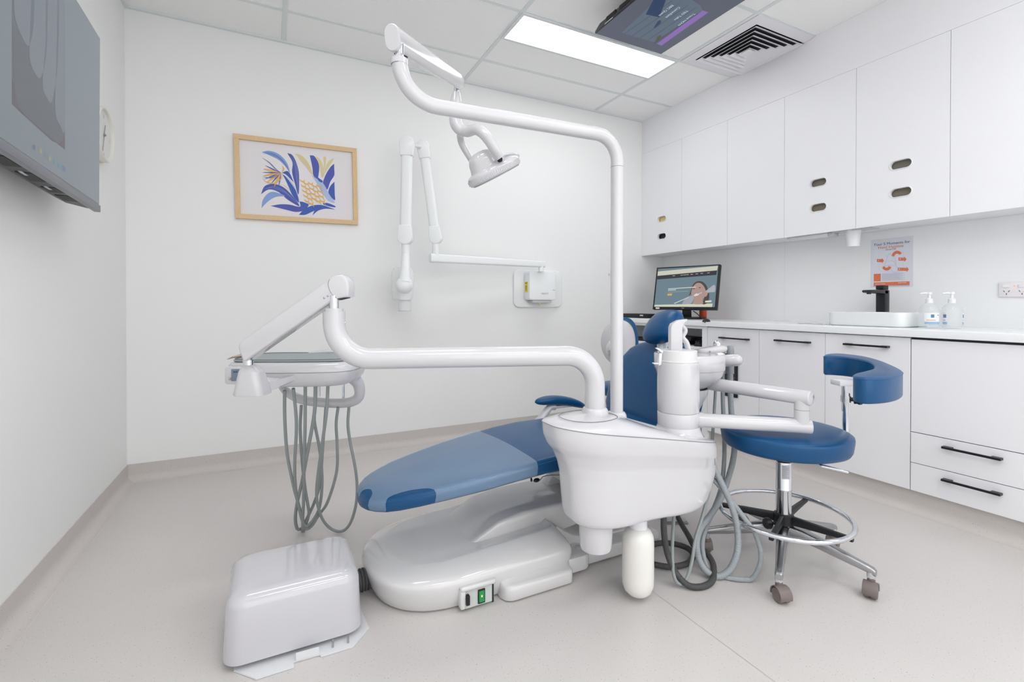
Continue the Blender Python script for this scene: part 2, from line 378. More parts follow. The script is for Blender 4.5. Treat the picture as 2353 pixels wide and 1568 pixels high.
for k in range(2):
    yb = .55-.6*k; ya = yb-.6
    t = thing('base_cupboard', ['white base cupboard right of the drawer unit', 'white base cupboard at the near end of the worktop'][k], 'cupboard', (3.0, (ya+yb)/2, 0), 0, 'white base cupboards under the worktop'); carcass(t, ya, yb)
    d = obj('door', slab((XB, ya+.001, ZB-.002), (XB+.018, yb-.001, ZT-.004), bev=.0006), MATTW, t, smooth=False); handle(d, ya+.2, yb-.2, .79)
# desk bay
t = thing('desk_bay', 'open white desk bay with a shelf below the computer monitor', 'desk', (3.0, 2.9, 0))
zsh = on(1605, 797, 0, XB+.02).z
obj('side_panel', slab((XB, 2.41, 0), (XR-.002, 2.455, ZT), bev=.001), MATTW, t, smooth=False)
obj('side_panel', slab((XB, 3.34, 0), (XR-.002, 3.385, ZT), bev=.001), MATTW, t, smooth=False)
obj('shelf', slab((XB+.005, 2.455, zsh-.02), (XR-.002, 3.34, zsh), bev=.001), MATTW, t, smooth=False)
obj('top_rail', slab((XB+.001, 2.455, ZT-.02), (XB+.02, 3.34, ZT), bev=.001), MATTW, t, smooth=False)
# worktop
g = G(); g.prism([(2.752, ZT+.002), (2.752, WT-.006), (2.754, WT-.002), (2.759, WT), (XR-.001, WT), (XR-.001, ZT+.002)], -1.25, 3.392, M=Matrix(((1, 0, 0, 0), (0, 0, 1, 0), (0, 1, 0, 0), (0, 0, 0, 1))))
tag(obj('worktop', g, WORK, sharp=50), 'long glossy white worktop running along the right wall', 'worktop')
struct('trim_4', slab((XR-.0008, 2.185, WT+.001), (XR, 2.1865, ZU)), mat('splash_joint', (226, 229, 231), .5), smooth=False)

# ================================================================ PICTURE
t = thing('framed_picture', 'botanical print in a pale wood frame on the back wall', 'picture', (.157, YB, 1.804))
PM = frame((.157, YB, 1.804), (1, 0, .018), (-.018, 0, 1)); RM[t.name] = Matrix.Translation((.157, YB, 1.804))
hw, hh, fw = .362, .2585, .029
g = G()
for a, b in (((-hw, -hh), (hw, -hh+fw)), ((-hw, hh-fw), (hw, hh)), ((-hw, -hh+fw), (-hw+fw, hh-fw)), ((hw-fw, -hh+fw), (hw, hh-fw))):
    g.box((a[0], a[1], .002), (b[0], b[1], .026), .0012, M=PM)
obj('frame', g, WOOD, t, smooth=False)
obj('mount', G().box((-hw+fw, -hh+fw, .006), (hw-fw, hh-fw, .010), M=PM), PAPER, t, smooth=False)
PRC = [mat('ink_pale', (235, 230, 231), .7), mat('ink_indigo', (86, 96, 176), .7), mat('ink_blue', (70, 100, 180), .7), mat('ink_light', (140, 166, 216), .7), mat('ink_gold', (232, 180, 100), .7), mat('ink_straw', (222, 208, 160), .7), mat('ink_skyline', (176, 194, 226), .7)]
lv = [0]
def PZ(x, y):   # point of the print read off the photo
    q = on(500+x/5.4075, 270+y/5.4075, 1, YB-.011); return q
def leaf(g, pts, mi, close=True):
    lv[0] += 1; dy = .00005*lv[0]
    P = cr([PZ(*p) for p in pts]+[PZ(*pts[0])], 4)[:-1]
    n = len(P)//2; A = P[:n+1]; B = [P[0]]+list(reversed(P[n:]));
    m = max(len(A), len(B)); rs = lambda L: [L[min(len(L)-1, int(round(i*(len(L)-1)/(m-1))))] for i in range(m)]
    A, B = rs(A), rs(B); vs = [(p.x, p.y-dy, p.z) for p in A]+[(p.x, p.y-dy, p.z) for p in B]
    g.add(vs, [(i, i+1, m+i+1, m+i) for i in range(m-1)], None, mi)
def stroke(g, pts, wd, mi):
    lv[0] += 1; dy = .00005*lv[0]; P = cr([PZ(*p) for p in pts], 6); n = len(P); vs = []
    for i in range(n):
        T = (P[min(i+1, n-1)]-P[max(i-1, 0)]).normalized(); N = Vector((-T.z, 0, T.x))*wd*math.sin(PI*(i+.25)/(n-.5)); vs += [tuple(P[i]+N+Vector((0, -dy, 0))), tuple(P[i]-N+Vector((0, -dy, 0)))]
    g.add(vs, [(2*i, 2*i+1, 2*i+3, 2*i+2) for i in range(n-1)], None, mi)
g = G(); q = [PZ(540, 418), PZ(1448, 500), PZ(1460, 1145), PZ(530, 1135)]; g.poly([(p.x, p.y, p.z) for p in q], 0)
# leaves: tip ... outer edge ... base ... inner edge (8 points each)
leaf(g, [(545, 430), (640, 415), (760, 455), (860, 560), (900, 690), (850, 620), (760, 530), (640, 470)], 3)
leaf(g, [(865, 442), (930, 470), (985, 580), (1012, 720), (1005, 960), (960, 820), (925, 680), (930, 560)], 1)
leaf(g, [(800, 700), (850, 740), (920, 830), (980, 930), (1010, 1060), (930, 970), (890, 880), (840, 770)], 2)
leaf(g, [(800, 690), (860, 665), (900, 700), (940, 790), (950, 810), (900, 760), (860, 720), (830, 700)], 2)
leaf(g, [(538, 955), (590, 850), (720, 830), (860, 900), (1020, 1100), (880, 1030), (760, 930), (640, 895)], 1)
leaf(g, [(545, 1130), (560, 1030), (620, 950), (700, 925), (840, 975), (740, 985), (660, 1020), (590, 1080)], 3)
leaf(g, [(658, 1100), (780, 1080), (900, 1085), (1010, 1110), (1130, 1085), (1080, 1150), (980, 1175), (860, 1150)], 1)
leaf(g, [(1020, 1045), (1060, 1050), (1130, 1080), (1100, 1095), (1035, 1110), (1030, 1090), (1025, 1070), (1020, 1060)], 2)
leaf(g, [(1010, 1210), (1080, 1140), (1180, 1095), (1300, 1090), (1420, 1135), (1280, 1130), (1180, 1170), (1090, 1210)], 2)
leaf(g, [(1180, 1220), (1210, 1150), (1270, 1115), (1340, 1110), (1458, 1142), (1350, 1135), (1270, 1150), (1220, 1180)], 2)
leaf(g, [(1145, 472), (1200, 480), (1250, 560), (1262, 640), (1240, 770), (1190, 720), (1180, 640), (1165, 560)], 1)
leaf(g, [(1448, 575), (1400, 620), (1340, 720), (1308, 830), (1360, 900), (1400, 800), (1449, 720), (1449, 640)], 1)
leaf(g, [(1452, 800), (1410, 840), (1380, 900), (1385, 960), (1456, 1030), (1456, 960), (1454, 900), (1453, 850)], 2)
leaf(g, [(1165, 712), (1230, 760), (1320, 830), (1390, 960), (1458, 1060), (1380, 1040), (1300, 940), (1220, 800)], 6)
leaf(g, [(1240, 740), (1280, 770), (1305, 790), (1300, 810), (1270, 800), (1250, 780), (1240, 760), (1238, 750)], 2)
leaf(g, [(1310, 1065), (1370, 1065), (1458, 1100), (1458, 1118), (1400, 1110), (1350, 1095), (1320, 1085), (1312, 1075)], 2)
leaf(g, [(950, 452), (1040, 470), (1130, 570), (1180, 700), (1150, 690), (1090, 610), (1030, 540), (990, 480)], 5)
leaf(g, [(1220, 480), (1270, 520), (1310, 600), (1325, 720), (1290, 740), (1275, 640), (1250, 560), (1230, 510)], 5)
leaf(g, [(1448, 505), (1420, 560), (1380, 620), (1330, 700), (1318, 720), (1340, 620), (1370, 560), (1410, 520)], 5)
leaf(g, [(1315, 490), (1345, 495), (1345, 560), (1330, 640), (1315, 660), (1320, 600), (1318, 550), (1314, 520)], 5)
# protea flower and lily strokes
for y0 in range(5):
    for x0 in range(5):
        cx = 1045+x0*52+y0*14; cy = 800+y0*62+x0*16+(x0 % 2)*14
        if cx < 1300 and cy < 1080: stroke(g, [(cx-30, cy-34), (cx-5, cy-8), (cx+26, cy+6), (cx+44, cy+40)], .0042, 4); stroke(g, [(cx+40, cy-30), (cx+28, cy), (cx+44, cy+36)], .0026, 4)
for a in range(9):
    q = math.radians(150+a*14); stroke(g, [(790, 690), (790+120*math.cos(q), 690-90*math.sin(q)*-1*-1), (790+238*math.cos(q), 690-190*math.sin(q))], .0060 if a % 2 else .0028, 4 if a % 2 else 2)
for pts in ([(550, 500), (640, 560), (720, 640), (790, 690)], [(580, 680), (680, 690), (790, 690)], [(560, 740), (660, 750), (780, 710)], [(600, 600), (700, 650), (780, 690)]): stroke(g, pts, .0022, 2)
stroke(g, [(548, 740), (600, 800), (700, 820), (790, 760), (800, 710)], .0028, 4); stroke(g, [(800, 600), (820, 640), (800, 690)], .0034, 4)
stroke(g, [(790, 700), (880, 760), (960, 880), (1010, 1020), (1030, 1100)], .0016, 6)
stroke(g, [(750, 820), (830, 850), (890, 900), (920, 950)], .0014, 5)
for b, o in (((545, 445), 0), ((545, 455), 1)): stroke(g, [b, (640, 440+o*14), (760, 490+o*12), (850, 590+o*10), (885, 680)], .0009, 2)
for o in (0, 1, 2): stroke(g, [(570, 900-o*10), (700, 860+o*14), (840, 920+o*10), (980, 1060)], .0006, 6); stroke(g, [(900+o*12, 480), (955+o*14, 600), (975+o*10, 740), (1000, 930)], .0006, 6)
obj('print', g, PRC, t, smooth=False)

# ================================================================ CLOCK
cc = on(245, 311, 0, XL+.035)
t = thing('wall_clock', 'round white wall clock between the television and the corner', 'clock', (XL, cc.y, cc.z))
CM = frame((XL, cc.y, cc.z), (0, 1, 0), (0, 0, 1)); rc = .128
CLW = mat('clock_white', (236, 233, 226), .5)
g = G(); g.lathe([(rc-.004, 0), (rc, .008), (rc, .034), (rc-.003, .038), (rc-.009, .036), (rc-.011, .030), (rc-.011, 0)], CM, 48); obj('rim', g, CLW, t)
obj('wood_back', G().lathe([(rc+.004, 0), (rc+.004, .012), (rc-.002, .014), (rc-.002, 0)], CM, 48), mat('clock_wood', (226, 212, 186), .5), t)
obj('face', G().lathe([(rc-.011, .022), (rc-.011, .024), (.001, .024)], CM, 48), mat('clock_face', (228, 228, 226), .5), t)
CK = mat('clock_ink', (150, 150, 150), .5)
for nm, a, l, wd in (('hour_hand', 20, .055, .004), ('minute_hand', 196, .085, .0028)):
    q = math.radians(a); obj(nm, G().box((-wd/2, -.015, .026), (wd/2, l, .0275), M=CM @ Matrix.Rotation(-q, 4, 'Z')), CK, t, smooth=False)
obj('centre_cap', G().lathe([(.006, .024), (.006, .032), (.004, .033)], CM, 16), CK, t)
for s_, p in (('12', (0, .088)), ('6', (0, -.092)), ('3', (.09, 0)), ('9', (-.09, 0))):
    text('numeral', s_, .024, CM @ Matrix.Translation((p[0], p[1], .0245)), mat('clock_num', (196, 196, 196), .5), t)

# ================================================================ TELEVISION ON THE LEFT WALL
XS = -.60
def SC(px, py): return on(px, py, 0, XS)
br, tr, bl0 = SC(221, 466), SC(224.5, 82), SC(0, 300)
yr = tr.y; W_, H_ = 1.11, tr.z-br.z
TM = frame((XS, yr, br.z), (0, (bl0-br).y, (bl0-br).z), (0, 0, 1))   # x runs toward the camera along the wall, y up, z out of the wall?
TM = frame((XS, yr, br.z), Vector((0, -1, math.tan(math.radians(2.0)))), (0, 0, 1))
sgn = 1 if (TM.to_3x3() @ Vector((0, 0, 1))).x > 0 else -1
t = thing('television', 'large grey wall television showing a tooth x-ray on the left wall', 'television', (XL, yr-W_/2, br.z+H_/2))
def tb(a, b, **k): return G().box((a[0], a[1], a[2]*sgn) if sgn > 0 else (a[0], a[1], -b[2]), (b[0], b[1], b[2]*sgn) if sgn > 0 else (b[0], b[1], -a[2]), M=TM, **k)
obj('bezel', tb((-.006, -.020, -.012), (W_+.006, H_+.006, -.001), bev=.002), BEZ, t)
obj('bottom_strip', tb((-.008, -.030, -.016), (W_+.008, -.004, .004), bev=.002), BEZ, t)
SCR = mat('tv_screen_grey', (128, 136, 142), .3, emit=.32)
obj('screen', tb((0, 0, -.001), (W_, H_, .0012)), SCR, t, smooth=False)
g = G()   # back casing tapering toward the wall
def rng(z, ins, y0): return [tuple(TM @ Vector((x, y, z*sgn))) for x, y in ((ins, y0), (W_-ins, y0), (W_-ins, H_-ins), (ins, H_-ins))]
g.loft([rng(-.010, .004, -.022), rng(-.030, .02, -.0225), rng(-.070, .09, -.0215), rng(-.082, .15, -.016), rng(-.088, .18, .012)]); obj('back_casing', g, TV_B, t, smooth=False)
obj('wall_bracket', tb((.35, .15, -.139), (.75, .45, -.060)), BLKM, t, smooth=False)
TVD = mat('tv_port', (14, 14, 16), .5); TVL = mat('tv_label', (196, 200, 204), .4)
for x0, x1 in ((.13, .22), (.26, .33), (.40, .50), (.56, .66), (.72, .80)):
    obj('port_panel', tb((x0, -.0235, -.062), (x1, -.018, -.026)), TVD, t, smooth=False)
for x0 in (.30, .47): obj('sticker', tb((x0, -.0245, -.050), (x0+.045, -.022, -.042)), TVL, t, smooth=False)
TMT = {}
def scp(name, pts, c, e, lift, zoom=3.136, ox=0, oy=0, curve=False, parent=None):
    m = mat('scr_%s' % '_'.join(map(str, c)), c, .35, emit=e); P = [on(ox+x/zoom, oy+y/zoom, 0, XS) for x, y in pts]
    if curve: P = cr(P+[P[0]], 6)[:-1]
    P = [TM.inverted() @ p for p in P]; P = [TM @ Vector((min(max(p.x, .001), W_-.001), min(max(p.y, .001), H_-.001), (.0012+lift*.0003)*sgn)) for p in P]
    return obj(name, G().poly([tuple(p) for p in P]), m, parent or t, smooth=False)
scp('xray_image', [(80, -900), (460, -500), (463, 1080), (80, 750)], (112, 116, 122), .30, 1)
film = scp('film_corner', [(80, 560), (82, 750), (463, 1080), (463, 950), (440, 1010), (405, 1030), (370, 1015), (170, 835)], (108, 104, 110), .28, 2)
scp('film_shade', [(85, 170), (220, 330), (330, 560), (395, 860), (455, 900), (455, 960), (430, 1015), (400, 1025), (170, 815), (100, 650)], (108, 112, 118), .29, 3, curve=True)
for pts in ([(90, -400), (230, -300), (235, 150), (205, 318), (170, 300), (110, 160), (92, 20)], [(235, -250), (325, -200), (330, 330), (290, 550), (240, 520), (205, 400), (212, 120)], [(325, -150), (410, -100), (410, 420), (370, 720), (330, 700), (300, 600), (320, 300)], [(410, -80), (458, -50), (462, 880), (425, 900), (390, 780), (400, 400)]):
    scp('tooth_root', pts, (126, 132, 140), .33, 4, curve=True)
for k, (x, y, c) in enumerate(((238, 1060, (112, 118, 136)), (285, 1088, (150, 152, 132)), (325, 1115, (120, 138, 152)), (352, 1142, (146, 150, 128)), (392, 1172, (112, 146, 152)), (426, 1197, (112, 142, 160)), (455, 1215, (112, 122, 160)))):
    if k in (1, 2, 3, 5): scp('screen_icon', [(x+10*math.cos(a), y+20*math.sin(a)) for a in [2*PI*i/12 for i in range(12)]], c, .32, 5)
    else: scp('screen_icon', [(x-9, y-22), (x+8, y-12), (x+8, y+24), (x-9, y+12)], c, .32, 5)

# ================================================================ SCREEN ON THE CEILING
ZC = 2.55
a, b = on(1366, 78, 2, ZC), on(1520, 124, 2, ZC)
x0, y1, x1 = a.x, (a.y+b.y)/2, b.x; L_ = .86
t = thing('ceiling_screen', 'dark flat screen mounted flat under the ceiling beside the light panel', 'television', ((x0+x1)/2, y1-L_/2, CZ))
obj('bezel', slab((x0, y1-L_, ZC), (x1, y1, ZC+.012), bev=.002), TV_B, t, smooth=False)
obj('screen', slab((x0+.004, y1-L_+.004, ZC-.0012), (x1-.004, y1-.004, ZC+.0001)), mat('ceil_screen', (92, 96, 110), .22, emit=.20), t, smooth=False)
g = G(); lp = lambda i, j, z: [(x0+i, y1-L_+j, z), (x1-i, y1-L_+j, z), (x1-i, y1-j, z), (x0+i, y1-j, z)]
g.loft([lp(.001, .001, ZC+.012), lp(.012, .03, ZC+.045), lp(.045, .09, ZC+.075)]); obj('back_casing', g, TV_B, t, smooth=False)
obj('ceiling_mount', slab(((x0+x1)/2-.1, y1-L_/2-.15, ZC+.075), ((x0+x1)/2+.1, y1-L_/2+.15, CZ)), BLKM, t, smooth=False)
for yy in (.10, .21, .34): obj('side_port', slab((x0+.002, y1-yy-.08, ZC+.018), (x0+.0075, y1-yy, ZC+.040)), TVD, t, smooth=False)
obj('sticker', slab((x0-.0008, y1-.16, ZC+.004), (x0+.001, y1-.09, ZC+.009)), TVL, t, smooth=False)
def csp(name, x, y, c, e, k): # zoomed crop coordinates
    P = [on(1360+p/4.525, q/4.525, 2, ZC-.0012-.0003*k) for p, q in zip(x, y)]
    return obj(name, G().poly([tuple(p) for p in P]), mat('cs_%s' % '_'.join(map(str, c)), c, .3, emit=e), t, smooth=False)
csp('menu_panel', (310, 640, 1150, 1130, 830), (340, 440, 105, 60, -150), (98, 110, 126), .25, 1)
csp('purple_bar', (675, 725, 1212, 1150), (455, 474, 128, 107), (140, 110, 180), .36, 2)
csp('blue_patch', (560, 700, 770, 650), (150, 180, 0, -20), (48, 66, 100), .22, 2)
for k in range(5):
    csp('menu_line', (330+k*78, 336+k*78, 836+k*82, 830+k*82), (352+k*25, 354+k*25, 10+k*24, 8+k*24), (76, 84, 98), .2, 2)
csp('menu_blob', (640, 660, 715, 720, 690), (290, 292, 240, 210, 215), (56, 76, 104), .22, 3); csp('menu_blob', (650, 670, 725, 715, 680), (452, 440, 385, 360, 380), (90, 92, 84), .22, 3)
MT = mat('cs_text', (170, 184, 196), .4, emit=.4)
for s_, px, py in (('BBC Quest', 770, 110), ('Comedians', 840, 130), ('TED Talks', 925, 160), ('Travel NOW', 980, 205)):
    q = on(1360+px/4.525, py/4.525, 2, ZC-.0024); text('menu_text', s_, .022, frame(q, (.05, 1, 0), (1, 0, 0)), MT, t)

# ================================================================ X-RAY MACHINE ON THE BACK WALL
t = thing('xray_machine', 'wall mounted dental x-ray machine with folded white arm on the back wall', 'x-ray machine', (1.94, YB, 1.136))
xl, xr2, zl, zh = 1.715, 2.165, .985, 1.288
WM = Matrix(((1, 0, 0, 0), (0, 0, -1, YB), (0, 1, 0, 0), (0, 0, 0, 1)))    # (x,z,out) -> world
g = G(); g.prism(rr((xl+xr2)/2, (zl+zh)/2, (xr2-xl)/2, (zh-zl)/2, .05), 0, .022, WM, .008, 3); bp = obj('back_plate', g, XRW, t)
def yz(px, py, y): return on(px, py, 1, y)
yf = YB-.115; p, q = yz(1218, 624, yf), yz(1277, 692, yf)
hx = [p.x, yz(1277, 630, yf).x]; hz2 = [yz(1240, 690, yf).z, yz(1240, 624, yf).z]
g = G(); g.prism(rr(sum(hx)/2, sum(hz2)/2, (hx[1]-hx[0])/2+.004, (hz2[1]-hz2[0])/2, .018), .022, .115, WM, .007, 3); bx = obj('control_box', g, XRW, t)
# warning label on the left side of the box
lx = hx[0]-.0046; pz = [on(1204, 648, 0, lx), on(1204, 672, 0, lx)]
YEL = mat('label_yellow', (236, 218, 40), .5); INK = mat('label_ink', (60, 60, 60), .6)
lz = (pz[0].z+pz[1].z)/2; ly = YB-.062; hl = abs(pz[0].z-pz[1].z)/2
obj('warning_label', slab((lx-.0008, ly-.024, lz-hl), (lx+.0008, ly+.024, lz+hl)), YEL, bx, label='yellow warning label')
LMx = frame((lx-.0012, ly, lz), (0, -1, 0), (0, 0, 1))
for k in range(5): obj('label_print', G().box((-.015+.003*(k % 2), -.026+k*.008, 0), (.015-.004*(k % 3), -.023+k*.008, .0003), M=LMx), INK, bx, smooth=False)
text('label_heading', 'X-RAY', .014, LMx @ Matrix.Translation((0, hl-.012, .0002)), INK, bx)
q = yz(1252, 674.5, yf-.001); text('maker_lettering', 'vatech', .026, frame(q, (1, 0, 0), (0, 0, 1)), mat('maker_grey', (168, 176, 184), .5), bx)
q = yz(1273, 667, yf-.001); text('small_lettering', 'EzRay', .010, frame(q, (1, 0, 0), (0, 0, 1)), mat('maker_grey2', (140, 148, 160), .5), bx)
for px in (1222.5, 1249.5): q = yz(px, 691.5, YB-.07); obj('key_switch', G().ellipsoid(q, (.007, .007, .007), n=8), mat('deep_blue_dot', (30, 50, 90), .4), bx)
obj('lower_bracket', slab((hx[0]+.03, YB-.105, hz2[0]-.022), (hx[1]-.03, YB-.022, hz2[0]), bev=.006), LGREY, bx)
q = yz(1240, 697, YB-.10); g = G(); g.box((q.x-.004, q.y-.002, q.z-.022), (q.x+.004, q.y+.002, q.z+.012), .001); obj('key', g, mat('brass', (214, 184, 120), .35, metal=.6), bx)
# arms
A0 = D(1243, 609, 3.76); A1 = D(1000, 592, 3.26); zA = (A0.z+A1.z)/2; A0.z = A1.z = zA
obj('pivot_post', ex((A0.x, A0.y, hz2[1]-.002), (A0.x, A0.y, zA+.01), .022), XRW, t)
dr_ = (A1-A0).normalized(); MA = frame(A0-dr_*.03, dr_, (0, 0, 1)); LA = (A1-A0).length
g = G(); g.loft([[tuple(MA @ Vector((x, yy, zz))) for yy, zz in rr(0, 0, hy, .022, .012)] for x, hy in ((0, .024), (.01, .026), (LA+.06, .030), (LA+.068, .027))]); obj('horizontal_arm', g, XRW, t)
J1 = A1+dr_*-.005
E0 = D(1002, 560, 3.26); obj('elbow_post', ex((J1.x, J1.y, zA+.02), (J1.x, J1.y, zA+.11), .024), XRW, t)
B0 = Vector((J1.x, J1.y, zA+.12)); B1 = D(973, 338, 3.24); B2 = D(936, 332, 3.10); B3 = D(932, 546, 3.10)
def padarm(P, Q, wd, th, name, lab=None):
    d = (Q-P).normalized(); n = F.copy(); n.z = 0; Mx = frame((0, 0, 0), d, n.cross(d))
    g = G(); LL = (Q-P).length; rs = []
    for s_, k in ((0, 1.35), (.09, 1.3), (.14, 1.0), (.86, 1.0), (.91, 1.3), (1, 1.35)): pass
    M2 = Mx.copy(); M2.translation = P
    g.loft([[tuple(M2 @ Vector((x*LL, a, b))) for a, b in rr(0, 0, wd/2, th/2, th*.42)] for x in (.06, .94)])
    part = obj(name, g, XRW, t)
    for c_, s_ in ((P, -1), (Q, 1)):
        g = G(); o = []; R_ = wd*.66
        for k in range(17): an = math.radians(-100+200*k/16); o.append((s_*R_*math.cos(an), R_*math.sin(an)))
        o += [(-s_*LL*.13, wd*.54), (-s_*LL*.13, -wd*.54)]
        M3 = Mx.copy(); M3.translation = c_
        bm_ = [(x, y) for x, y in o]; g.prism(bm_, -th*.62, th*.62, M3, .006, 3); obj('end_cover', g, XRW, part)
padarm(B0+Vector((0, 0, .02)), B1, .066, .045, 'spring_arm'); padarm(B3, B2, .074, .05, 'spring_arm')
obj('joint_pin', ex(B1, B2, .010), SATIN, t)
H0 = B3; H1 = D(931, 640, 3.08)
g = G(); g.tube([H0, H0-Vector((0, 0, .13))], .026); obj('swivel_neck', g, XRW, t)
g = G(); P_ = cr([H0-Vector((0, 0, .11)), D(932, 600, 3.085), D(931, 625, 3.05), D(930, 652, 3.02)], 8); g.tube(P_, list(np.interp(np.linspace(0, 1, len(P_)), [0, .6, 1], [.026, .030, .040])), 20); g.ellipsoid(D(930, 655, 3.03), (.055, .045, .055)); obj('head_fork', g, XRW, t)
hc = D(925, 650, 3.18); g = G(); g.loft([[(hc.x+x*sx_, hc.y+y*.075, hc.z+zz) for x, y in supere(32, 3.2)] for zz, sx_ in ((-.115, .052), (-.105, .060), (-.05, .068), (.03, .070), (.075, .066), (.095, .055), (.102, .03))]); hd = obj('tube_head', g, XRW, t)
g = G(); P_ = [(hc.x+.062*math.cos(a), hc.y-.03, hc.z+.05+.055*math.sin(a)) for a in [PI*k/12 for k in range(13)]]; g.tube(P_, .009, 10); obj('handle_ring', g, XRW, hd)
g = G(); cz_ = D(930, 716, 3.16).z; g.lathe([(.043, hc.z-.112), (.043, cz_+.004), (.041, cz_), (.036, cz_), (.036, hc.z-.11)], Matrix.Translation((hc.x+.012, hc.y-.01, 0))); obj('collimator_cone', g, XRW, hd)
g = G(); g.lathe([(.0432, cz_+.002), (.0434, cz_+.006)], Matrix.Translation((hc.x+.012, hc.y-.01, 0))); obj('rim_line', g, LGREY, hd)

# ================================================================ WORKTOP THINGS
def ont(px, py, z=WT): return on(px, py, 2, z)
# computer monitor
TL, TR_, BR_ = D(1509, 622, 4.02), D(1655, 607, 3.66), D(1641, 712, 3.62)
ux = (TR_-TL); ux.z = 0; mw = ux.length; ux.normalize(); uy = (TR_-BR_); uy = (uy-ux*uy.dot(ux)); mh = uy.length
MM_ = frame(TR_, ux, uy)   # origin top right, x right, y up, z toward viewer
zs = 1 if (MM_.to_3x3() @ Vector((0, 0, 1))).dot(F) < 0 else -1
sx_, by_ = TR_+(-ux*mw/2), 0
foot = Vector(TR_-ux*mw*.52-uy.normalized()*mh*.6); foot -= Vector((MM_.to_3x3() @ Vector((0, 0, zs))))*.07; foot.z = WT
t = thing('computer_monitor', 'black computer monitor showing a website on the worktop', 'monitor', tuple(foot))
def mb(a, b, z0, z1, **k): z0, z1 = sorted((z0*zs, z1*zs)); return G().box((a[0], a[1], z0), (b[0], b[1], z1), M=MM_, **k)
obj('casing', mb((-mw, -mh), (0, 0), -.035, 0, bev=.004), BLACK, t)
scr = obj('screen', mb((-mw+.014, -mh+.020), (-.014, -.012), -.001, .0006), mat('mon_bg', (112, 134, 144), .3, emit=.5), t, smooth=False)
MI = MM_.inverted()
def mp(name, pts, c, e, k, curve=False, parent=scr):
    P = []
    for x, y in pts:
        px, py = 1460+x/6.533, 580+y/6.533; r_ = ray(px, py); n_ = MM_.to_3x3() @ Vector((0, 0, 1)); s_ = (TR_-CP).dot(n_)/r_.dot(n_); v = MI @ (CP+r_*s_)
        P.append(Vector((min(max(v.x, -mw+.015), -.015), min(max(v.y, -mh+.021), -.013), (.0006+.0003*k)*zs)))
    if curve: P = cr(P+[P[0]], 6)[:-1]
    return obj(name, G().poly([tuple(MM_ @ p) for p in P]), mat('mp_%s' % '_'.join(map(str, c)), c, .35, emit=e), parent, smooth=False)
mp('browser_bar', [(330, 290), (1245, 190), (1225, 275), (325, 355)], (206, 206, 190), .55, 1)
mp('menu_bar', [(325, 355), (1228, 270), (1215, 340), (320, 410)], (64, 62, 70), .35, 1)
mp('task_bar', [(240, 790), (1160, 770), (1150, 835), (240, 845)], (214, 212, 194), .6, 1)
mp('hair', [(800, 660), (840, 560), (870, 480), (930, 438), (1000, 440), (1060, 490), (1090, 560), (1110, 640), (1100, 720), (1060, 775), (1000, 775), (1030, 700), (1020, 600), (900, 540), (860, 600)], (86, 76, 76), .32, 2, True)
mp('face', [(850, 560), (880, 500), (930, 462), (990, 470), (1040, 530), (1060, 600), (1050, 660), (1010, 710), (1010, 775), (870, 775), (880, 710), (850, 660), (838, 610)], (176, 150, 142), .42, 3, True)
mp('ear', [(1052, 600), (1082, 595), (1085, 630), (1060, 668), (1045, 650)], (184, 150, 140), .42, 4, True)
mp('teeth', [(885, 640), (915, 620), (950, 625), (955, 640), (920, 655), (890, 660)], (240, 236, 230), .6, 4)
for ex_, ey_ in ((880, 548), (968, 532)): mp('eye', [(ex_-18, ey_+2), (ex_, ey_-7), (ex_+18, ey_-2), (ex_, ey_+7)], (60, 50, 50), .3, 4)
mp('gloved_hand', [(1050, 590), (1110, 540), (1190, 490), (1195, 590), (1130, 600), (1080, 610)], (176, 178, 186), .5, 4, True)
mp('gloved_hand', [(700, 775), (740, 710), (800, 665), (870, 660), (870, 720), (820, 775)], (166, 170, 180), .5, 4, True)
mp('instrument', [(580, 765), (800, 670), (806, 680), (590, 775)], (206, 204, 210), .5, 5)
mp('instrument', [(870, 650), (1000, 600), (1004, 610), (880, 660)], (206, 204, 210), .5, 5)
mp('button', [(484, 624), (552, 618), (550, 650), (482, 652)], (226, 170, 90), .6, 5)
mp('notice_box', [(1050, 730), (1145, 722), (1142, 748), (1048, 755)], (224, 222, 204), .6, 5)
mp('headline', [(495, 545), (912, 518), (911, 530), (494, 556)], (214, 214, 206), .5, 5); mp('headline', [(492, 566), (612, 558), (610, 570), (490, 577)], (214, 214, 206), .5, 5)
mp('subline', [(490, 596), (800, 582), (799, 587), (489, 601)], (170, 180, 184), .45, 5)
for x in (560, 680, 725, 765, 830, 905, 980, 1080): mp('menu_word', [(x, 352-(x-560)*.085), (x+38, 349-(x-560)*.085), (x+37, 357-(x-560)*.085), (x-1, 360-(x-560)*.085)], (190, 190, 190), .45, 5)
for x in (540, 660, 685, 710, 735, 762, 788): mp('task_icon', [(x, 818), (x+14, 817), (x+14, 828), (x, 829)], (90, 120, 150), .4, 5)
obj('sticker', mb((-mw+.028, -mh+.003), (-mw+.062, -mh+.015), 0, .001), mat('sticker_white', (226, 228, 232), .5), t, smooth=False)
text('maker_lettering', 'DELL', .010, MM_ @ Matrix.Translation((-mw*.5, -mh+.010, .0006*zs)) @ (Matrix.Rotation(0, 4, 'Y') if zs > 0 else Matrix.Rotation(PI, 4, 'Y')), mat('maker_silver', (190, 194, 200), .4), t)
bm_ = MM_ @ Vector((-mw*.5, -mh*.62, -.035*zs)); back = (MM_.to_3x3() @ Vector((0, 0, -zs))); back.z = 0; back.normalize()
SM = frame((foot.x, foot.y, WT), ux, (0, 0, 1)); sd = 1 if (SM.to_3x3() @ Vector((0, 0, 1))).dot(back) > 0 else -1
g = G(); g.box((-.035, .012, -.012), (.035, (bm_.z-WT)+.03, .012), .004, M=SM); obj('stand_neck', g, BLACK, t)
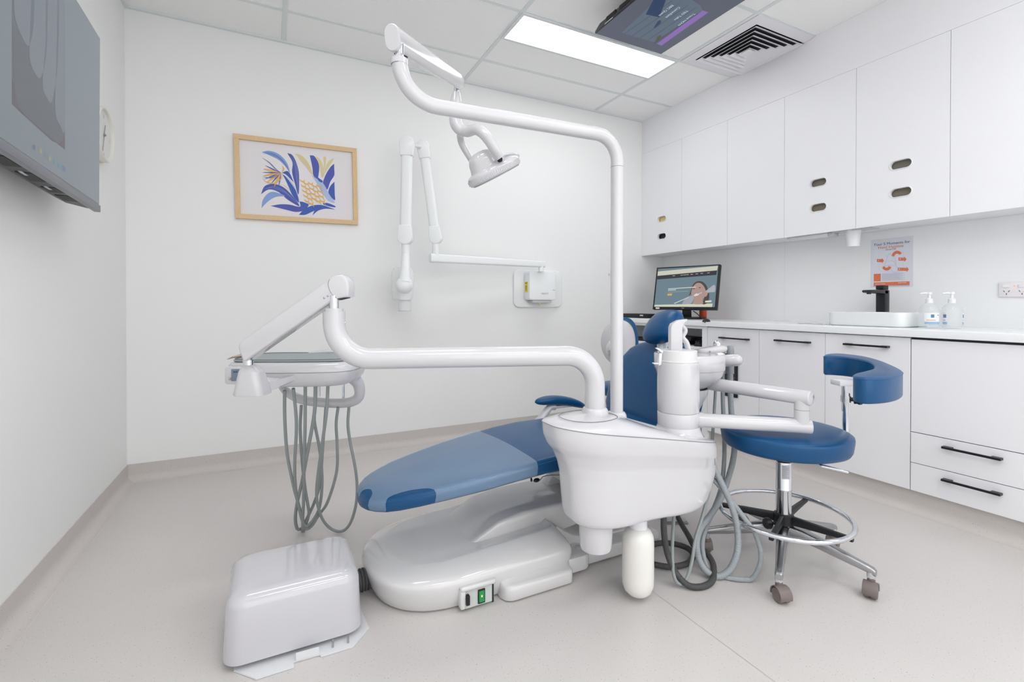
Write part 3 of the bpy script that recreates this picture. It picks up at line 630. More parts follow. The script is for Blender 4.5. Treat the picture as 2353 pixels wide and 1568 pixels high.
g = G(); g.box((-.12, .001, -.09), (.12, .016, .09), .006, M=SM); obj('stand_base', g, BLACK, t)
g = G(); e0 = D(1593, 715, 3.75); P_ = cr([e0, D(1605, 724, 3.74), D(1614, 737, 3.7), ont(1620, 741, WT+.006)], 6); g.tube(P_, .0035, 8); obj('cable', g, BLACK, t)
# things around the monitor
q = ont(1593, 742); g = G(); q = ont(1593, 739); g.lathe([(.026, WT), (.029, WT+.004), (.029, WT+.13), (.024, WT+.145), (.012, WT+.15), (.012, WT+.165), (.001, WT+.166)], Matrix.Translation((foot.x+.15, foot.y-.06+.03, 0)))
tag(obj('bottle', g, mat('orange_plastic', (222, 92, 52), .3)), 'orange bottle standing behind the monitor stand', 'bottle')
a, b = D(1458, 738, 4.05), D(1515, 738, 4.0); 
g = G(); g.box((2.80, 3.06, WT+.0005), (2.95, 3.36, WT+.036), .003)
tt = thing('set_top_box', 'flat black electronic box on the worktop in the corner', 'electronic box', (2.87, 3.2, WT)); obj('casing', g, BLACK, tt)
obj('label', slab((2.7993, 3.10, WT+.018), (2.8005, 3.14, WT+.028)), LGREY, tt, smooth=False)
def mouse(p, name, lab, rz=0, m=BLACK, s_=1):
    g = G(); rs = []
    for z, k in ((0, 1), (.006, 1.02), (.018, .9), (.028, .66), (.034, .3), (.035, .05)): rs.append([(p.x+a*.052*k*s_, p.y+b*.030*k*s_, p.z+z*s_) for a, b in supere(24, 2.3)])
    g.loft(rs); return tag(obj(name, g, m), lab, 'mouse')
mouse(ont(1623, 740), 'computer_mouse', 'small black mouse on the worktop right of the monitor stand', s_=.6)
q = on(1604, 784, 2, zsh); g = G()
mouse(Vector((2.86, on(1606, 783, 2, zsh+.01).y if False else 2.53, zsh+.0005)), 'computer_mouse', 'black mouse on the shelf under the worktop', s_=1.35)
t = thing('desk_phone', 'black device with a raised top on the shelf under the worktop', 'device', (2.88, 2.68, zsh))
obj('foot', slab((2.85, 2.65, zsh+.0005), (2.92, 2.71, zsh+.035), bev=.004), BLACK, t); g = G(); g.prism([(2.60, zsh+.062), (2.61, zsh+.03), (2.70, zsh+.028), (2.78, zsh+.066)], 2.82, 2.94, Matrix(((0, 0, 1, 0), (1, 0, 0, 0), (0, 1, 0, 0), (0, 0, 0, 1))), .003); obj('top', g, BLACK, t)
t = thing('keyboard', 'black keyboard on the shelf at the corner end', 'keyboard', (2.86, 3.1, zsh)); obj('body', slab((2.79, 2.92, zsh+.0005), (2.93, 3.30, zsh+.018), bev=.003), BLACK, t)
g = G(); [g.box((2.80+.03*r_, 2.935+.029*k, zsh+.018), (2.824+.03*r_, 2.958+.029*k, zsh+.025), .002) for r_ in range(4) for k in range(12)]; obj('keys', g, mat('key_dark', (44, 44, 50), .5), t)
# slotted black grille behind the hoses, on the first cupboard door
a, b = on(1676, 813, 0, XB), on(1696, 915, 0, XB)
t = thing('magazine_rack', 'narrow black slotted rack on the cupboard door behind the suction hoses', 'rack', (XB, (a.y+b.y)/2, b.z))
obj('plate', slab((XB-.012, b.y, b.z), (XB-.001, a.y+.03, a.z), bev=.002), BLKM, t, smooth=False)
for k in range(4): z = b.z+.075+(a.z-b.z-.15)*k/3; obj('slot', slab((XB-.0135, b.y+.012, z-.02), (XB-.0115, a.y+.02, z+.02)), mat('slot_brown', (70, 62, 60), .5), t, smooth=False)
# basin
def bas():
    y0, y1_ = 1.345, 1.735
    c = Vector((2.985, 0, 0)); pa, pb = on(1896, 735, 0, 2.845), on(2082, 735, 0, 2.87); return pa.y, pb.y
ya, yb = bas(); cy = (ya+yb)/2; hyb = abs(ya-yb)/2; cx = 2.995; hxb = .150; hz_ = .075
t = thing('wash_basin', 'white rectangular countertop basin on the worktop under the tap', 'basin', (cx, cy, WT))
g = G(); O = lambda s_, z: [(cx+p[0], cy+p[1], WT+z) for p in rr(0, 0, hxb-s_, hyb-s_, max(.05-s_, .02))]
g.loft([O(.012, .0005), O(.004, .006), O(.0, .02), O(0, hz_-.002), O(.002, hz_), O(.006, hz_), O(.009, hz_-.003), O(.014, .03), O(.035, .016)], caps=True); obj('bowl', g, mat('ceramic', (238, 241, 242), .1, coat=.5), t)
obj('waste_plug', G().lathe([(.02, WT+.0165), (.02, WT+.019), (.001, WT+.020)], Matrix.Translation((cx, cy, 0))), CHROME, t)
# tap
q = on(2028, 720, 0, 3.20); t = thing('tap', 'tall matt black tap behind the white basin', 'tap', (3.20, q.y, WT)); ty = q.y
zt1 = on(2028, 667, 0, 3.17).z
obj('body', slab((3.175, ty-.024, WT+.0005), (3.225, ty+.024, zt1), bev=.003), BLKM, t)
g = G(); g.prism([(3.21, zt1+.004), (3.21, zt1-.022), (3.04, zt1-.016), (3.03, zt1-.010), (3.03, zt1-.004), (3.04, zt1)], ty-.024, ty+.024, Matrix(((1, 0, 0, 0), (0, 0, 1, 0), (0, 1, 0, 0), (0, 0, 0, 1))), .002); Msp = None
sp = obj('spout', g, BLKM, t); obj('lever', slab((3.165, ty-.020, zt1+.004), (3.222, ty+.020, zt1+.028), bev=.003), BLKM, t)
obj('aerator', G().lathe([(.011, zt1-.024), (.011, zt1-.012)], Matrix.Translation((3.055, ty, 0))), BLACK, sp)
# scissors
t = thing('scissors', 'small steel scissors lying left of the basin', 'scissors', (2.86, on(1868, 746, 0, 2.86).y, WT)); sc_ = Vector((2.86, on(1868, 746, 0, 2.86).y, WT+.004))
for s_ in (-1, 1):
    g = G(); g.tube([sc_+Vector((0, .09, 0))+Vector((s_*.006, 0, 0)), sc_+Vector((0, 0, 0)), sc_+Vector((-s_*.012, -.05, 0))], [.0012, .004, .003], 8); bl_ = obj('blade', g, CHROME, t)
    g = G(); g.tube([sc_+Vector((-s_*.02+.011*math.cos(a), -.065+.018*math.sin(a), 0)) for a in [2*PI*k/16 for k in range(17)]], .0028, 8, caps=False); obj('finger_loop', g, CHROME, bl_)
# pump bottles
CLEAR = mat('clear_bottle', (232, 238, 240), .05, alpha=.30, coat=1)
GEL = mat('clear_gel', (226, 233, 235), .2, alpha=.35)
def pump(px, py, x, lab, rot, side):
    q = on(px, py, 0, x); q.z = WT; t = thing('pump_bottle', lab, 'bottle', tuple(q), rot, 'clear pump bottles right of the basin'); M0 = None
    prof = [(.034, .0005), (.040, .004), (.042, .012), (.042, .075), (.041, .088), (.036, .104), (.026, .118), (.014, .126), (.013, .130)]
    obj('bottle_body', G().lathe(prof, Matrix.Diagonal((1.02, 1, 1, 1)), 40), CLEAR, t, world=False)
    obj('pump_collar', G().lathe([(.015, .126), (.015, .146), (.010, .150), (.006, .152), (.006, .168), (.010, .170), (.010, .180), (.003, .181)], None, 24), SATIN, t, world=False)
    obj('pump_nozzle', G().tube([(0, 0, .174), (-.014, .014, .176), (-.026, .028, .173)], [.006, .005, .0035], 10), SATIN, t, world=False)
    def lbl(a0, a1, z0, z1, m, name, r=.0426, par=t):
        g = G(); n = 14; g.add([(r*1.02*math.cos(math.radians(a0+(a1-a0)*k/n)), r*math.sin(math.radians(a0+(a1-a0)*k/n)), z) for z in (z0, z1) for k in range(n+1)], [(k, k+1, n+2+k, n+1+k) for k in range(n)]); return obj(name, g, m, par, world=False)
    for a0, a1 in side:
        L1 = lbl(a0, a1, .022, .078, mat('label_white', (236, 238, 242), .5), 'label')
        lbl(a0, a1, .022, .034, mat('label_blue', (150, 188, 228), .5), 'label_band', .0429, L1); mid = (a0+a1)/2
        lbl(a0+(a1-a0)*.12, a0+(a1-a0)*.7, .041, .0435, mat('label_orange', (222, 128, 84), .5), 'label_line', .0430, L1)
        lbl(mid-9, mid+9, .054, .070, mat('label_emblem', (96, 130, 164), .5), 'label_emblem', .0430, L1); lbl(a1-14, a1-4, .064, .068, mat('label_text', (130, 140, 150), .5), 'label_text', .0430, L1)
pump(2135, 740, 2.93, 'clear pump bottle nearer the basin, its white and blue label facing forward', 0, [(178, 262)])
pump(2187, 742, 2.995, 'clear pump bottle further right, its label seen at both edges', 0, [(150, 178), (262, 290)])
# power outlet
q = on(2296, 648, 0, XR-.001); q2 = on(2353, 684, 0, XR-.001)
t = thing('power_outlet', 'white double power outlet on the splashback at the right edge', 'power outlet', (XR, q.y-.06, q.z)); oz = (on(2320, 651, 0, XR).z+on(2320, 681, 0, XR).z)/2; oy = q.y-.058
obj('plate', slab((XR-.010, oy-.058, oz-.037), (XR-.0005, oy+.058, oz+.037), bev=.004), mat('outlet_white', (236, 232, 234), .35), t)
OM = frame((XR-.0105, oy, oz), (0, -1, 0), (0, 0, 1)); LG2 = mat('slot_dark', (90, 100, 120), .5)
for c_ in (-.028, .028):
    obj('rocker', G().box((c_-.014, .010, -.001), (c_+.014, .026, .003), .002, M=OM), mat('rocker_white', (240, 238, 240), .3), t)
    for dx_, an in ((-.009, 35), (.009, -35), (0, 0)):
        M3 = OM @ Matrix.Translation((c_+dx_, -.008 if dx_ else -.022, .0002)) @ Matrix.Rotation(math.radians(an), 4, 'Z'); obj('pin_slot', G().box((-.0014, -.0045, 0), (.0014, .0045, .0006), M=M3), LG2, t, smooth=False)
obj('indicator', G().box((-.003, .016, 0), (.003, .020, .0012), M=OM), mat('indicator_red', (250, 110, 90), .4, emit=1.2), t, smooth=False)
# poster
xp = XR-.0015; C = [on(2002, 552, 0, xp), on(2098, 543, 0, xp), on(2095, 660, 0, xp), on(2000, 660, 0, xp)]
pw = C[0].y-C[1].y; pyc = (C[0].y+C[1].y)/2; ztp = (C[0].z+C[1].z)/2; zbt = (C[2].z+C[3].z)/2; ph = ztp-zbt
t = thing('hygiene_poster', 'laminated hand hygiene poster with orange arrows above the tap', 'poster', (XR, pyc, (ztp+zbt)/2))
QM = frame((XR-.0004, pyc, ztp), (0, -1, 0), (0, 0, 1))   # x right, y up from top centre, z to viewer
obj('sheet', G().box((-pw/2, -ph, 0), (pw/2, 0, .0012), M=QM), mat('poster_sheet', (222, 224, 234), .2, coat=.5), t, smooth=False)
ORG = mat('poster_orange', (224, 122, 84), .5); NAV = mat('poster_navy', (64, 74, 104), .5); PWH = mat('poster_white', (236, 236, 242), .5); PGR = mat('poster_grey', (176, 180, 194), .5)
def Q(u, v, k=0): return QM @ Vector(((u-.5)*pw, -v*ph, .0014+.0002*k))
tw = text('poster_title', 'Your 5 Moments for', pw*.104, QM @ Matrix.Translation((0.008*0, -.105*ph, .0014)), NAV, t)
text('poster_title', 'Hand Hygiene', pw*.108, QM @ Matrix.Translation((-.02*pw, -.175*ph, .0014)), ORG, t)
text('poster_subtitle', 'Dental Care', pw*.05, QM @ Matrix.Translation((-.01*pw, -.225*ph, .0014)), NAV, t)
def zp(x, y): return ((x-250)/(820-250)-.0, (y-(70-(x-250)*.085))/640)   # crop coordinates -> sheet fractions
def arrow(x0, x1, y, n):
    pts = [(x0, y-20), (x1-30, y-20), (x1-30, y-36), (x1, y), (x1-30, y+36), (x1-30, y+20), (x0, y+20)]
    o = obj('arrow', G().poly([tuple(Q(*zp(a, b))) for a, b in pts]), ORG, t, smooth=False); c_ = Q(*zp(x0+22, y), 2); M3 = QM.copy(); M3.translation = c_; text('arrow_number', n, pw*.07, M3, PWH, o)
arrow(335, 435, 342, '1'); arrow(632, 740, 318, '4'); arrow(625, 770, 448, '5')
def arc(cx, cy, r, a0, a1, n):
    A = [math.radians(a0+(a1-a0)*k/10) for k in range(11)]; pts = [(cx+r*math.cos(a), cy-r*math.sin(a)) for a in A]+[(cx+(r-38)*math.cos(a), cy-(r-38)*math.sin(a)) for a in reversed(A)]
    vs = [tuple(Q(*zp(a, b))) for a, b in pts]; g = G(); g.add(vs, [(k, k+1, 20-k, 21-k) for k in range(10)]); o = obj('arrow', g, ORG, t, smooth=False); M3 = QM.copy(); M3.translation = Q(*zp(*pts[0 if n == '2' else 0]), 2)+(QM.to_3x3() @ Vector((.003, -.003, 0))); text('arrow_number', n, pw*.06, M3, PWH, o)
arc(615, 285, 75, 178, 35, '2'); arc(470, 400, 72, 205, 340, '3')
g = G(); P_ = [Q(*zp(x, y)) for x, y in rr(530, 345, 168, 140, 40)]; P_ = resamp(P_+[P_[0]], pw*.018)
for i in range(0, len(P_)-1, 2): g.tube([P_[i], P_[i+1]], .0006, 4)
obj('dashed_line', g, PGR, t, smooth=False)
g = G()
for pts in ([(515, 240), (480, 290), (460, 360), (440, 410), (520, 400), (600, 390), (580, 300), (550, 290), (515, 240)], [(490, 350), (560, 345), (600, 400), (620, 470), (580, 495), (540, 460), (500, 400)]): g.tube(cr([Q(*zp(a, b)) for a, b in pts], 4), .0006, 4)
obj('sketch', g, PGR, t, smooth=False)
def qb(u0, v0, u1, v1, m, name, k=0, par=t): return obj(name, G().poly([tuple(Q(a, b, k)) for a, b in ((u0, v0), (u1, v0), (u1, v1), (u0, v1))]), m, par, smooth=False)
qb(.07, .715, .245, .875, ORG, 'orange_box'); [qb(.27, .72+.015*k, .27+.55*(1-.1*(k % 3)), .726+.015*k, PGR, 'text_line', 1) for k in range(10)]
qb(.07, .895, .93, .965, ORG, 'footer_band'); qb(.07, .965, .93, .985, PGR, 'footer_line')
text('footer_text', 'HAND HYGIENE', pw*.035, QM @ Matrix.Translation((-.27*pw, -.93*ph, .0016)), PWH, t); text('footer_text', 'SAVE LIVES', pw*.04, QM @ Matrix.Translation((.26*pw, -.92*ph, .0016)), PWH, t)
# paper cup dispenser and lamp under the cupboards
c0 = on(1961, 533, 0, 3.13); t = thing('cup_dispenser', 'white tapered cup dispenser hanging under the wall cupboards', 'cup dispenser', (3.13, c0.y, ZU)); hb = ZU-.105
obj('cup', G().lathe([(.030, ZU-.10), (.032, ZU-.099), (.040, ZU-.010), (.042, ZU-.005), (.042, ZU-.0005)], Matrix.Translation((3.13, c0.y, 0))), SATIN, t)
obj('bracket', slab((3.09, c0.y-.12, ZU-.006), (3.17, c0.y+.10, ZU-.0005)), LGREY, t, smooth=False)
t = thing('under_cupboard_lamp', 'slim white strip lamp fixed under the wall cupboards', 'lamp', (3.12, c0.y+.27, ZU))
obj('body', slab((3.10, c0.y+.13, ZU-.022), (3.15, c0.y+.40, ZU-.0005), bev=.004), SATIN, t); obj('end_cap', slab((3.095, c0.y+.095, ZU-.026), (3.155, c0.y+.13, ZU-.0005), bev=.006), LGREY, t)
# ================================================================ FLOOR JUNCTION BOX
t = thing('junction_box', 'white floor junction cover at the foot end of the dental chair', 'floor box', (.06, 1.64, 0))
bx0, bx1, by0, by1 = -.125, .245, 1.50, 1.80
cx, cy, hx_, hy_ = (bx0+bx1)/2, (by0+by1)/2, (bx1-bx0)/2, (by1-by0)/2
def bring(i, z, r, slope=0): return [(p[0], p[1], z+slope*(p[0]-cx)) for p in rr(cx, cy, hx_-i, hy_-i, r, 10)]
g = G(); g.loft([bring(.006, .022, .045), bring(-.002, .020, .05), bring(-.002, .03, .05), bring(.002, .10, .05), bring(.005, .165, .05), bring(.010, .182, .045), bring(.022, .194, .04), bring(.034, .200, .04), bring(.044, .202, .035), bring(.08, .2035, .03)], caps=True)
obj('cover', g, ENAM, t, sharp=60)
g = G(); P_ = [on(x, y, 2, .004) for x, y in ((537, 1542), (588, 1561), (676, 1533), (674, 1522), (734, 1505), (738, 1509), (812, 1486), (848, 1443), (832, 1408))]; P_ += [Vector((.245, 1.82, .004)), Vector((-.11, 1.82, .004))]
g.prism([(p.x, p.y) for p in P_], .001, .005); obj('base_plate', g, mat('plate_white', (226, 228, 230), .35), t, smooth=False)
for x, y in ((765, 1488), (800, 1478)): q = on(x, y, 2, .005); obj('stud', ex(q, q+Vector((0, 0, .022)), .003, 10), ALU, t)
p, q = on(680, 1520, 2, .006), on(733, 1505, 2, .006); 
obj('fold_flap', G().add([tuple(p), tuple(q), tuple(q+Vector((0, 0, .022))), tuple(p+Vector((0, 0, .022)))]+[tuple(v+Vector((0, .002, 0))) for v in (p, q, q+Vector((0, 0, .022)), p+Vector((0, 0, .022)))], [(0, 1, 2, 3), (7, 6, 5, 4), (3, 2, 6, 7), (0, 3, 7, 4), (1, 5, 6, 2), (0, 4, 5, 1)]), mat('plate_white', (226, 228, 230), .35), t, smooth=False)
g = G(); cyp = 1.66; g.tube([(-.02, 1.56, .012), (.04, 1.60, .012), (.12, 1.56, .012)], .006, 8); obj('inner_wire', g, mat('wire_red', (176, 60, 80), .4), t)
g = G(); corr(g, [(.225, 1.70, .055), (.30, 1.71, .055), (.34, 1.72, .055)], .036, .09, .011, 20); obj('corrugated_duct', g, DGREY, t)

# ================================================================ DENTAL CHAIR
t = thing('dental_chair', 'blue dental treatment chair with film-covered leg rest on a glossy white base', 'dental chair', (.95, 1.73, 0))
YC = 1.735
def brg(i, z0, zs_, xr_=1.0, hy=.268, x0=.285):
    o = []; xa = x0+i; xb = xr_-i*.5; h = hy-i; cxx = xa+h*1.05; n = 40
    for k in range(n+1):
        a = PI/2+PI*k/n; ca, sa = math.cos(a), math.sin(a); o.append((cxx+(cxx-xa)*math.copysign(abs(ca)**(.9), ca), YC+h*math.copysign(abs(sa)**.86, sa)))
    for k in range(1, 14): o.append((cxx+(xb-cxx-.03)*k/13, YC-h))
    o += [(xb-.009, YC-h+.009), (xb, YC-h+.03)]+[(xb, YC-h+.03+(2*h-.06)*k/8) for k in range(1, 9)]+[(xb-.009, YC+h-.009)]
    for k in range(1, 14): o.append((xb-.03-(xb-.03-cxx)*k/13, YC+h))
    return [(x, y, z0+zs_*max(0, (x-x0)/.7)) for x, y in o]
g = G(); g.loft([brg(.030, .004, 0), brg(.026, .010, 0), brg(.010, .045, 0), brg(.002, .075, 0), brg(.0, .090, .004), brg(.002, .098, .006), brg(.008, .104, .010), brg(.020, .110, .017), brg(.04, .116, .026), brg(.06, .121, .035), brg(.076, .124, .042), brg(.082, .1245, .043), brg(.088, .124, .042), brg(.11, .119, .037), brg(.15, .116, .036)])
# the low step along the near side
rs = []
for k in range(41):
    x = .696+.282*k/40; o_ = .038*(1-max(0, 1-(x-.696)/.045)**2.2)**.5*(1-max(0, 1-(.978-x)/.022)**2.2)**.5+.0002; q_ = .75+.25*o_/.038
    rs.append([(x, 1.53, .004), (x, 1.472-o_+.003, .004), (x, 1.470-o_, .009), (x, 1.470-o_, .040*q_), (x, 1.470-o_*.97, .047*q_), (x, 1.470-o_*.85, .052*q_), (x, 1.470-o_*.65, .0555*q_), (x, 1.472-o_*.2, .060*q_), (x, 1.476, .066), (x, 1.53, .070)])
g.loft(rs)
# power panel shroud
g.box((.545, 1.455, .012), (.565, 1.50, .085), .006); g.box((.545, 1.452, .070), (.672, 1.50, .088), .007)
base = obj('base', g, BASEW, t, sharp=60)
g = G(); g.box((1.0-.02, 1.50, .006), (1.45, 1.97, .062), .012); g.prism(rr(1.02, 1.735, .06, .262, .03), .008, .068, None, .012); obj('base_plate', g, BASEW, t)
for p in (on(1331, 1258, 2, .068),): g = G(); g.lathe([(.014, .062), (.014, .069), (.011, .071)], Matrix.Translation((p.x, p.y, 0))); obj('bolt_cap', g, LGREY, t)
q0, q1 = on(1063, 1372, 1, 1.468), on(1125, 1385, 1, 1.468)
pnl = obj('power_panel', slab((.565, 1.4625, .010), (.660, 1.468, .072)), LGREY, t, smooth=False)
obj('panel_gap', slab((.660, 1.4615, .006), (.666, 1.47, .074)), DARKIN, pnl, smooth=False)
s0, s1 = on(1098, 1357, 1, 1.462), on(1114, 1380, 1, 1.462)
sw = obj('switch_surround', slab((s0.x, 1.458, s1.z-.0045), (s1.x, 1.463, s0.z+.001), bev=.001), BLACK, pnl)
obj('rocker_switch', slab((s0.x+.003, 1.4565, s1.z), (s1.x-.003, 1.459, s0.z-.003), bev=.001), mat('switch_green', (30, 130, 70), .3, emit=.25), pnl, label='green lit rocker switch')
cs = Vector(((s0.x+s1.x)/2, 1.4565, (s0.z+s1.z)/2)); g = G(); g.ellipsoid(cs, (.0022, .0008, .0034), n=10); obj('switch_glow', g, mat('glow_amber', (255, 214, 120), .4, emit=2.5), pnl)
v0, v1 = on(1068, 1367, 1, 1.462), on(1077, 1386, 1, 1.462)
g = G(); g.box((v0.x+.001, 1.448, v1.z-.001), (v1.x, 1.463, v0.z), .002); g.lathe([(.0055, 0), (.0055, .010), (.004, .012)], Matrix.Translation(((v0.x+v1.x)/2, 1.463, v1.z+.008)) @ Matrix.Rotation(PI/2, 4, 'X'), 16); obj('valve_tap', g, BLACK, pnl)
TXM = frame((.615, 1.4623, .045), (1, 0, 0), (0, 0, 1))
for k in range(3): 
    g = G(); g.tube([TXM @ Vector((x*.008, y*.0028+.010-k*.010-.003, .0002)) for x, y in supere(16, 2)]+[TXM @ Vector((.008, .007-k*.010, .0002))], .0004, 4, caps=False); obj('panel_mark', g, MGREY, pnl)
# lifting arm and covers
LXY = Matrix(((1, 0, 0, 0), (0, 0, 1, 0), (0, 1, 0, 0), (0, 0, 0, 1)))
g = G(); g.prism([(.62, .120), (.76, .190), (.86, .208), (1.25, .215), (1.30, .13), (1.0, .09), (.80, .10)], 1.62, 1.90, LXY, .014, 3); obj('arm_cover', g, BASEW, t)
g = G(); g.prism([(.955, .05), (.955, .135), (.985, .150), (1.02, .122), (1.06, .098), (1.12, .080), (1.20, .070), (1.34, .066), (1.34, .05)], 1.57, 1.92, LXY, .006, 2); obj('pivot_cover', g, BASEW, t, sharp=45)
for y_ in (1.645, 1.805): g = G(); g.prism([(.965, .06), (1.02, .06), (1.32, .36), (1.32, .42), (1.24, .42)], y_, y_+.05, LXY, .005); obj('lifting_link', g, MATTW, t)
g = G(); g.box((1.03, 1.58, .30), (1.55, 1.86, .375), .01); g.box((1.2, 1.5, .24), (1.5, 1.9, .31), .01); obj('seat_carriage', g, LGREY, t)
g = G(); g.prism([(1.005, .385), (1.13, .385), (1.16, .24), (1.10, .20)], 1.505, 1.515, LXY, .002); g.prism([(1.085, .31), (1.14, .31), (1.17, .20), (1.10, .16)], 1.49, 1.50, LXY, .002); obj('side_shield', g, MATTW, t)
w0 = D(1288, 1092, 1.84); g = G(); g.tube(cr([w0, D(1262, 1093, 1.83), D(1248, 1096, 1.82), D(1241, 1104, 1.82)], 6), .0022, 8); wr = obj('loose_wire', g, MGREY, t)
g = G(); g.ellipsoid(D(1233, 1104, 1.82), (.014, .007, .008), n=8); g.ellipsoid(D(1221, 1103, 1.82), (.004, .005, .008), n=8); obj('connector', g, BLACK, wr)
# upholstery
XS_ = [.262, .267, .279, .300, .33, .37, .43, .52, .64, .76, .88, 1.00, 1.12, 1.25, 1.40, 1.53, 1.56]
HW = [.035, .060, .090, .120, .146, .168, .190, .211, .234, .243, .250, .255, .260, .264, .266, .25, .20]
ZT_ = [.350, .358, .366, .374, .381, .389, .400, .414, .432, .449, .464, .473, .473, .474, .486, .494, .480]
TH = [.02, .030, .038, .044, .048, .050, .051, .052, .053, .055, .058, .066, .078, .082, .085, .085, .05]
YL_ = 1.70
def usec(x, off=0, top_only=False):
    hw = np.interp(x, XS_, HW)+off; zt = np.interp(x, XS_, ZT_)+off; th = np.interp(x, XS_, TH)+(0 if top_only else 2*off); n = 14; o = []
    r = min(.020, th*.49, hw*.6)
    zb = zt-th
    cyl = YL_+.0
    # near bottom -> near top -> crown -> far top -> far bottom
    o.append((x, cyl-hw+r*1.2, zb)); o.append((x, cyl-hw+r*.5, zb+.003)); o.append((x, cyl-hw+.004, zb+r*.6)); 
    o.append((x, cyl-hw, zt-r*1.0))
    for k in range(1, 5):
        a = PI/2*k/4; o.append((x, cyl-hw+r-r*math.cos(a), zt-r+r*math.sin(a)-.0))
    for k in range(1, n): u = k/n; o.append((x, cyl-hw+r+(2*hw-2*r)*u, zt+.010*math.sin(PI*u)))
    for k in range(4, 0, -1):
        a = PI/2*k/4; o.append((x, cyl+hw-r+r*math.cos(a), zt-r+r*math.sin(a)))
    o.append((x, cyl+hw, zt-r)); o.append((x, cyl+hw-.004, zb+r*.6)); o.append((x, cyl+hw-r*.5, zb+.003)); o.append((x, cyl+hw-r*1.2, zb))
    return o
xs = sorted(set(list(np.round(np.linspace(.262, .37, 26), 4))+list(np.round(np.linspace(.37, 1.56, 62), 4))))
g = G(); g.loft([usec(x) for x in xs]); seat = obj('seat_and_leg_rest', g, BLUE, t, sharp=70)
# seams
g = G(); P_ = [usec(x, .0006)[4] for x in xs if .28 < x < 1.5]; g.tube(P_, .0011, 6); P_ = [usec(x, .0006)[-5] for x in xs if .28 < x < 1.5]; g.tube(P_, .0011, 6); obj('piping', g, BLUE2, seat)
# clear protective film over the leg rest
xf = [float(x) for x in np.r_[np.linspace(.2612, .50, 150), np.linspace(.505, .832, 50)]]; rings = []
for x in xf:
    P = np.array(usec(x, .0022, True)); dl = np.r_[0, np.cumsum(np.linalg.norm(np.diff(P, axis=0), axis=1))]; q = np.linspace(0, 1, 221)*dl[-1]; rings.append([tuple(np.interp(q, dl, P[:, i]) for i in range(3))])
rings = [[(float(a), float(b), float(c_)) for a, b, c_ in zip(*r_[0])] for r_ in rings]
def skew(p):
    x, y, z = p; w_ = max(0, (x-.50)/.332); dx = -.055*(y-YL_+.25)*w_; return (x+dx, y, z+float(np.interp(x+dx, XS_, ZT_)-np.interp(x, XS_, ZT_)))
rings = [[skew(p) for p in r_] for r_ in rings]
n = 221; vs = [p for r_ in rings for p in r_]; fs = []
for i in range(len(rings)-1):
    for j in range(n-1):
        x, y, z = rings[i][j]; s_ = y-YL_; hw_ = np.interp(x, XS_, HW); e_ = s_+hw_   # e_: distance in from the near edge
        zz = np.interp(x, XS_, ZT_)-z
        if s_ < 0 and ((x-.40)/.075)**2+((e_-zz*.6+.012)/.045)**2 < 1: continue
        if s_ > 0 and ((x-.33)/.07)**2+((hw_-s_-zz*.6+.01)/.034)**2 < 1: continue
        if ((x-.270)/.028)**2+((s_+.055)/.038)**2 < 1: continue
        fs.append((i*n+j, i*n+j+1, (i+1)*n+j+1, (i+1)*n+j))
g = G(); g.add(vs, fs); obj('clear_cover', g, FILM, t, label='clear plastic film stretched over the leg rest', sharp=70)
# backrest
def bsec(s_):
    hw = np.interp(s_, [0, .06, .14, .22, .30, .36, .395, .412, .418], [.22, .262, .282, .280, .262, .225, .165, .10, .03]); c = Vector((1.515+.42*s_, YL_+.005, .455+.90*s_)); nrm = Vector((-.90, 0, .42)); th = np.interp(s_, [0, .05, .32, .39, .418], [.05, .075, .07, .05, .02]); o = []
    for a, b in supere(40, 3.6): o.append(tuple(c+Vector((0, a*hw, 0))+nrm*(b*th/2+.012*(1-a*a)*(1 if b > 0 else 0)-(.02*(a*a) if b < 0 else 0))))
    return o
g = G(); g.loft([bsec(s_) for s_ in np.linspace(0, .418, 50)]); bk = obj('backrest', g, BLUE, t, sharp=80)
g = G()
def bsh(s_, k, off): hw = np.interp(s_, [0, .1, .3, .36], [.2, .25, .2, .12])*k; c = Vector((1.515+.42*s_, YL_+.005, .455+.90*s_))+Vector((.90, 0, -.42))*off; return [tuple(c+Vector((0, a*hw, 0))+Vector((.9, 0, -.42))*(b*.02)) for a, b in supere(32, 4)]
g.loft([bsh(s_, 1, .052) for s_ in np.linspace(.0, .36, 16)]); obj('back_shell', g, CHW, t)
hp = D(1523, 752, 2.24); HMx = frame(hp, Vector((-.0, 1, -.22)), (.62, .1, .78))
g = G(); g.loft([[tuple(HMx @ Vector((a*.112*k, yy*.92, b*.046*k2))) for a, b in supere(40, 2.3)] for yy, k, k2 in ((-.088, .25, .25), (-.084, .55, .6), (-.072, .80, .85), (-.04, .97, 1), (0, 1.0, 1.06), (.04, .95, 1), (.072, .78, .85), (.085, .52, .6), (.090, .22, .25))])
hr = obj('headrest', g, BLUE, t, sharp=80)
g = G(); g.tube([hp+Vector((.02, 0, -.03)), hp+Vector((-.03, 0, -.16))], .014, 12); g.box((hp.x-.01, hp.y-.03, hp.z-.15), (hp.x+.01, hp.y+.03, hp.z-.02), .004); obj('headrest_bar', g, SATIN, hr)
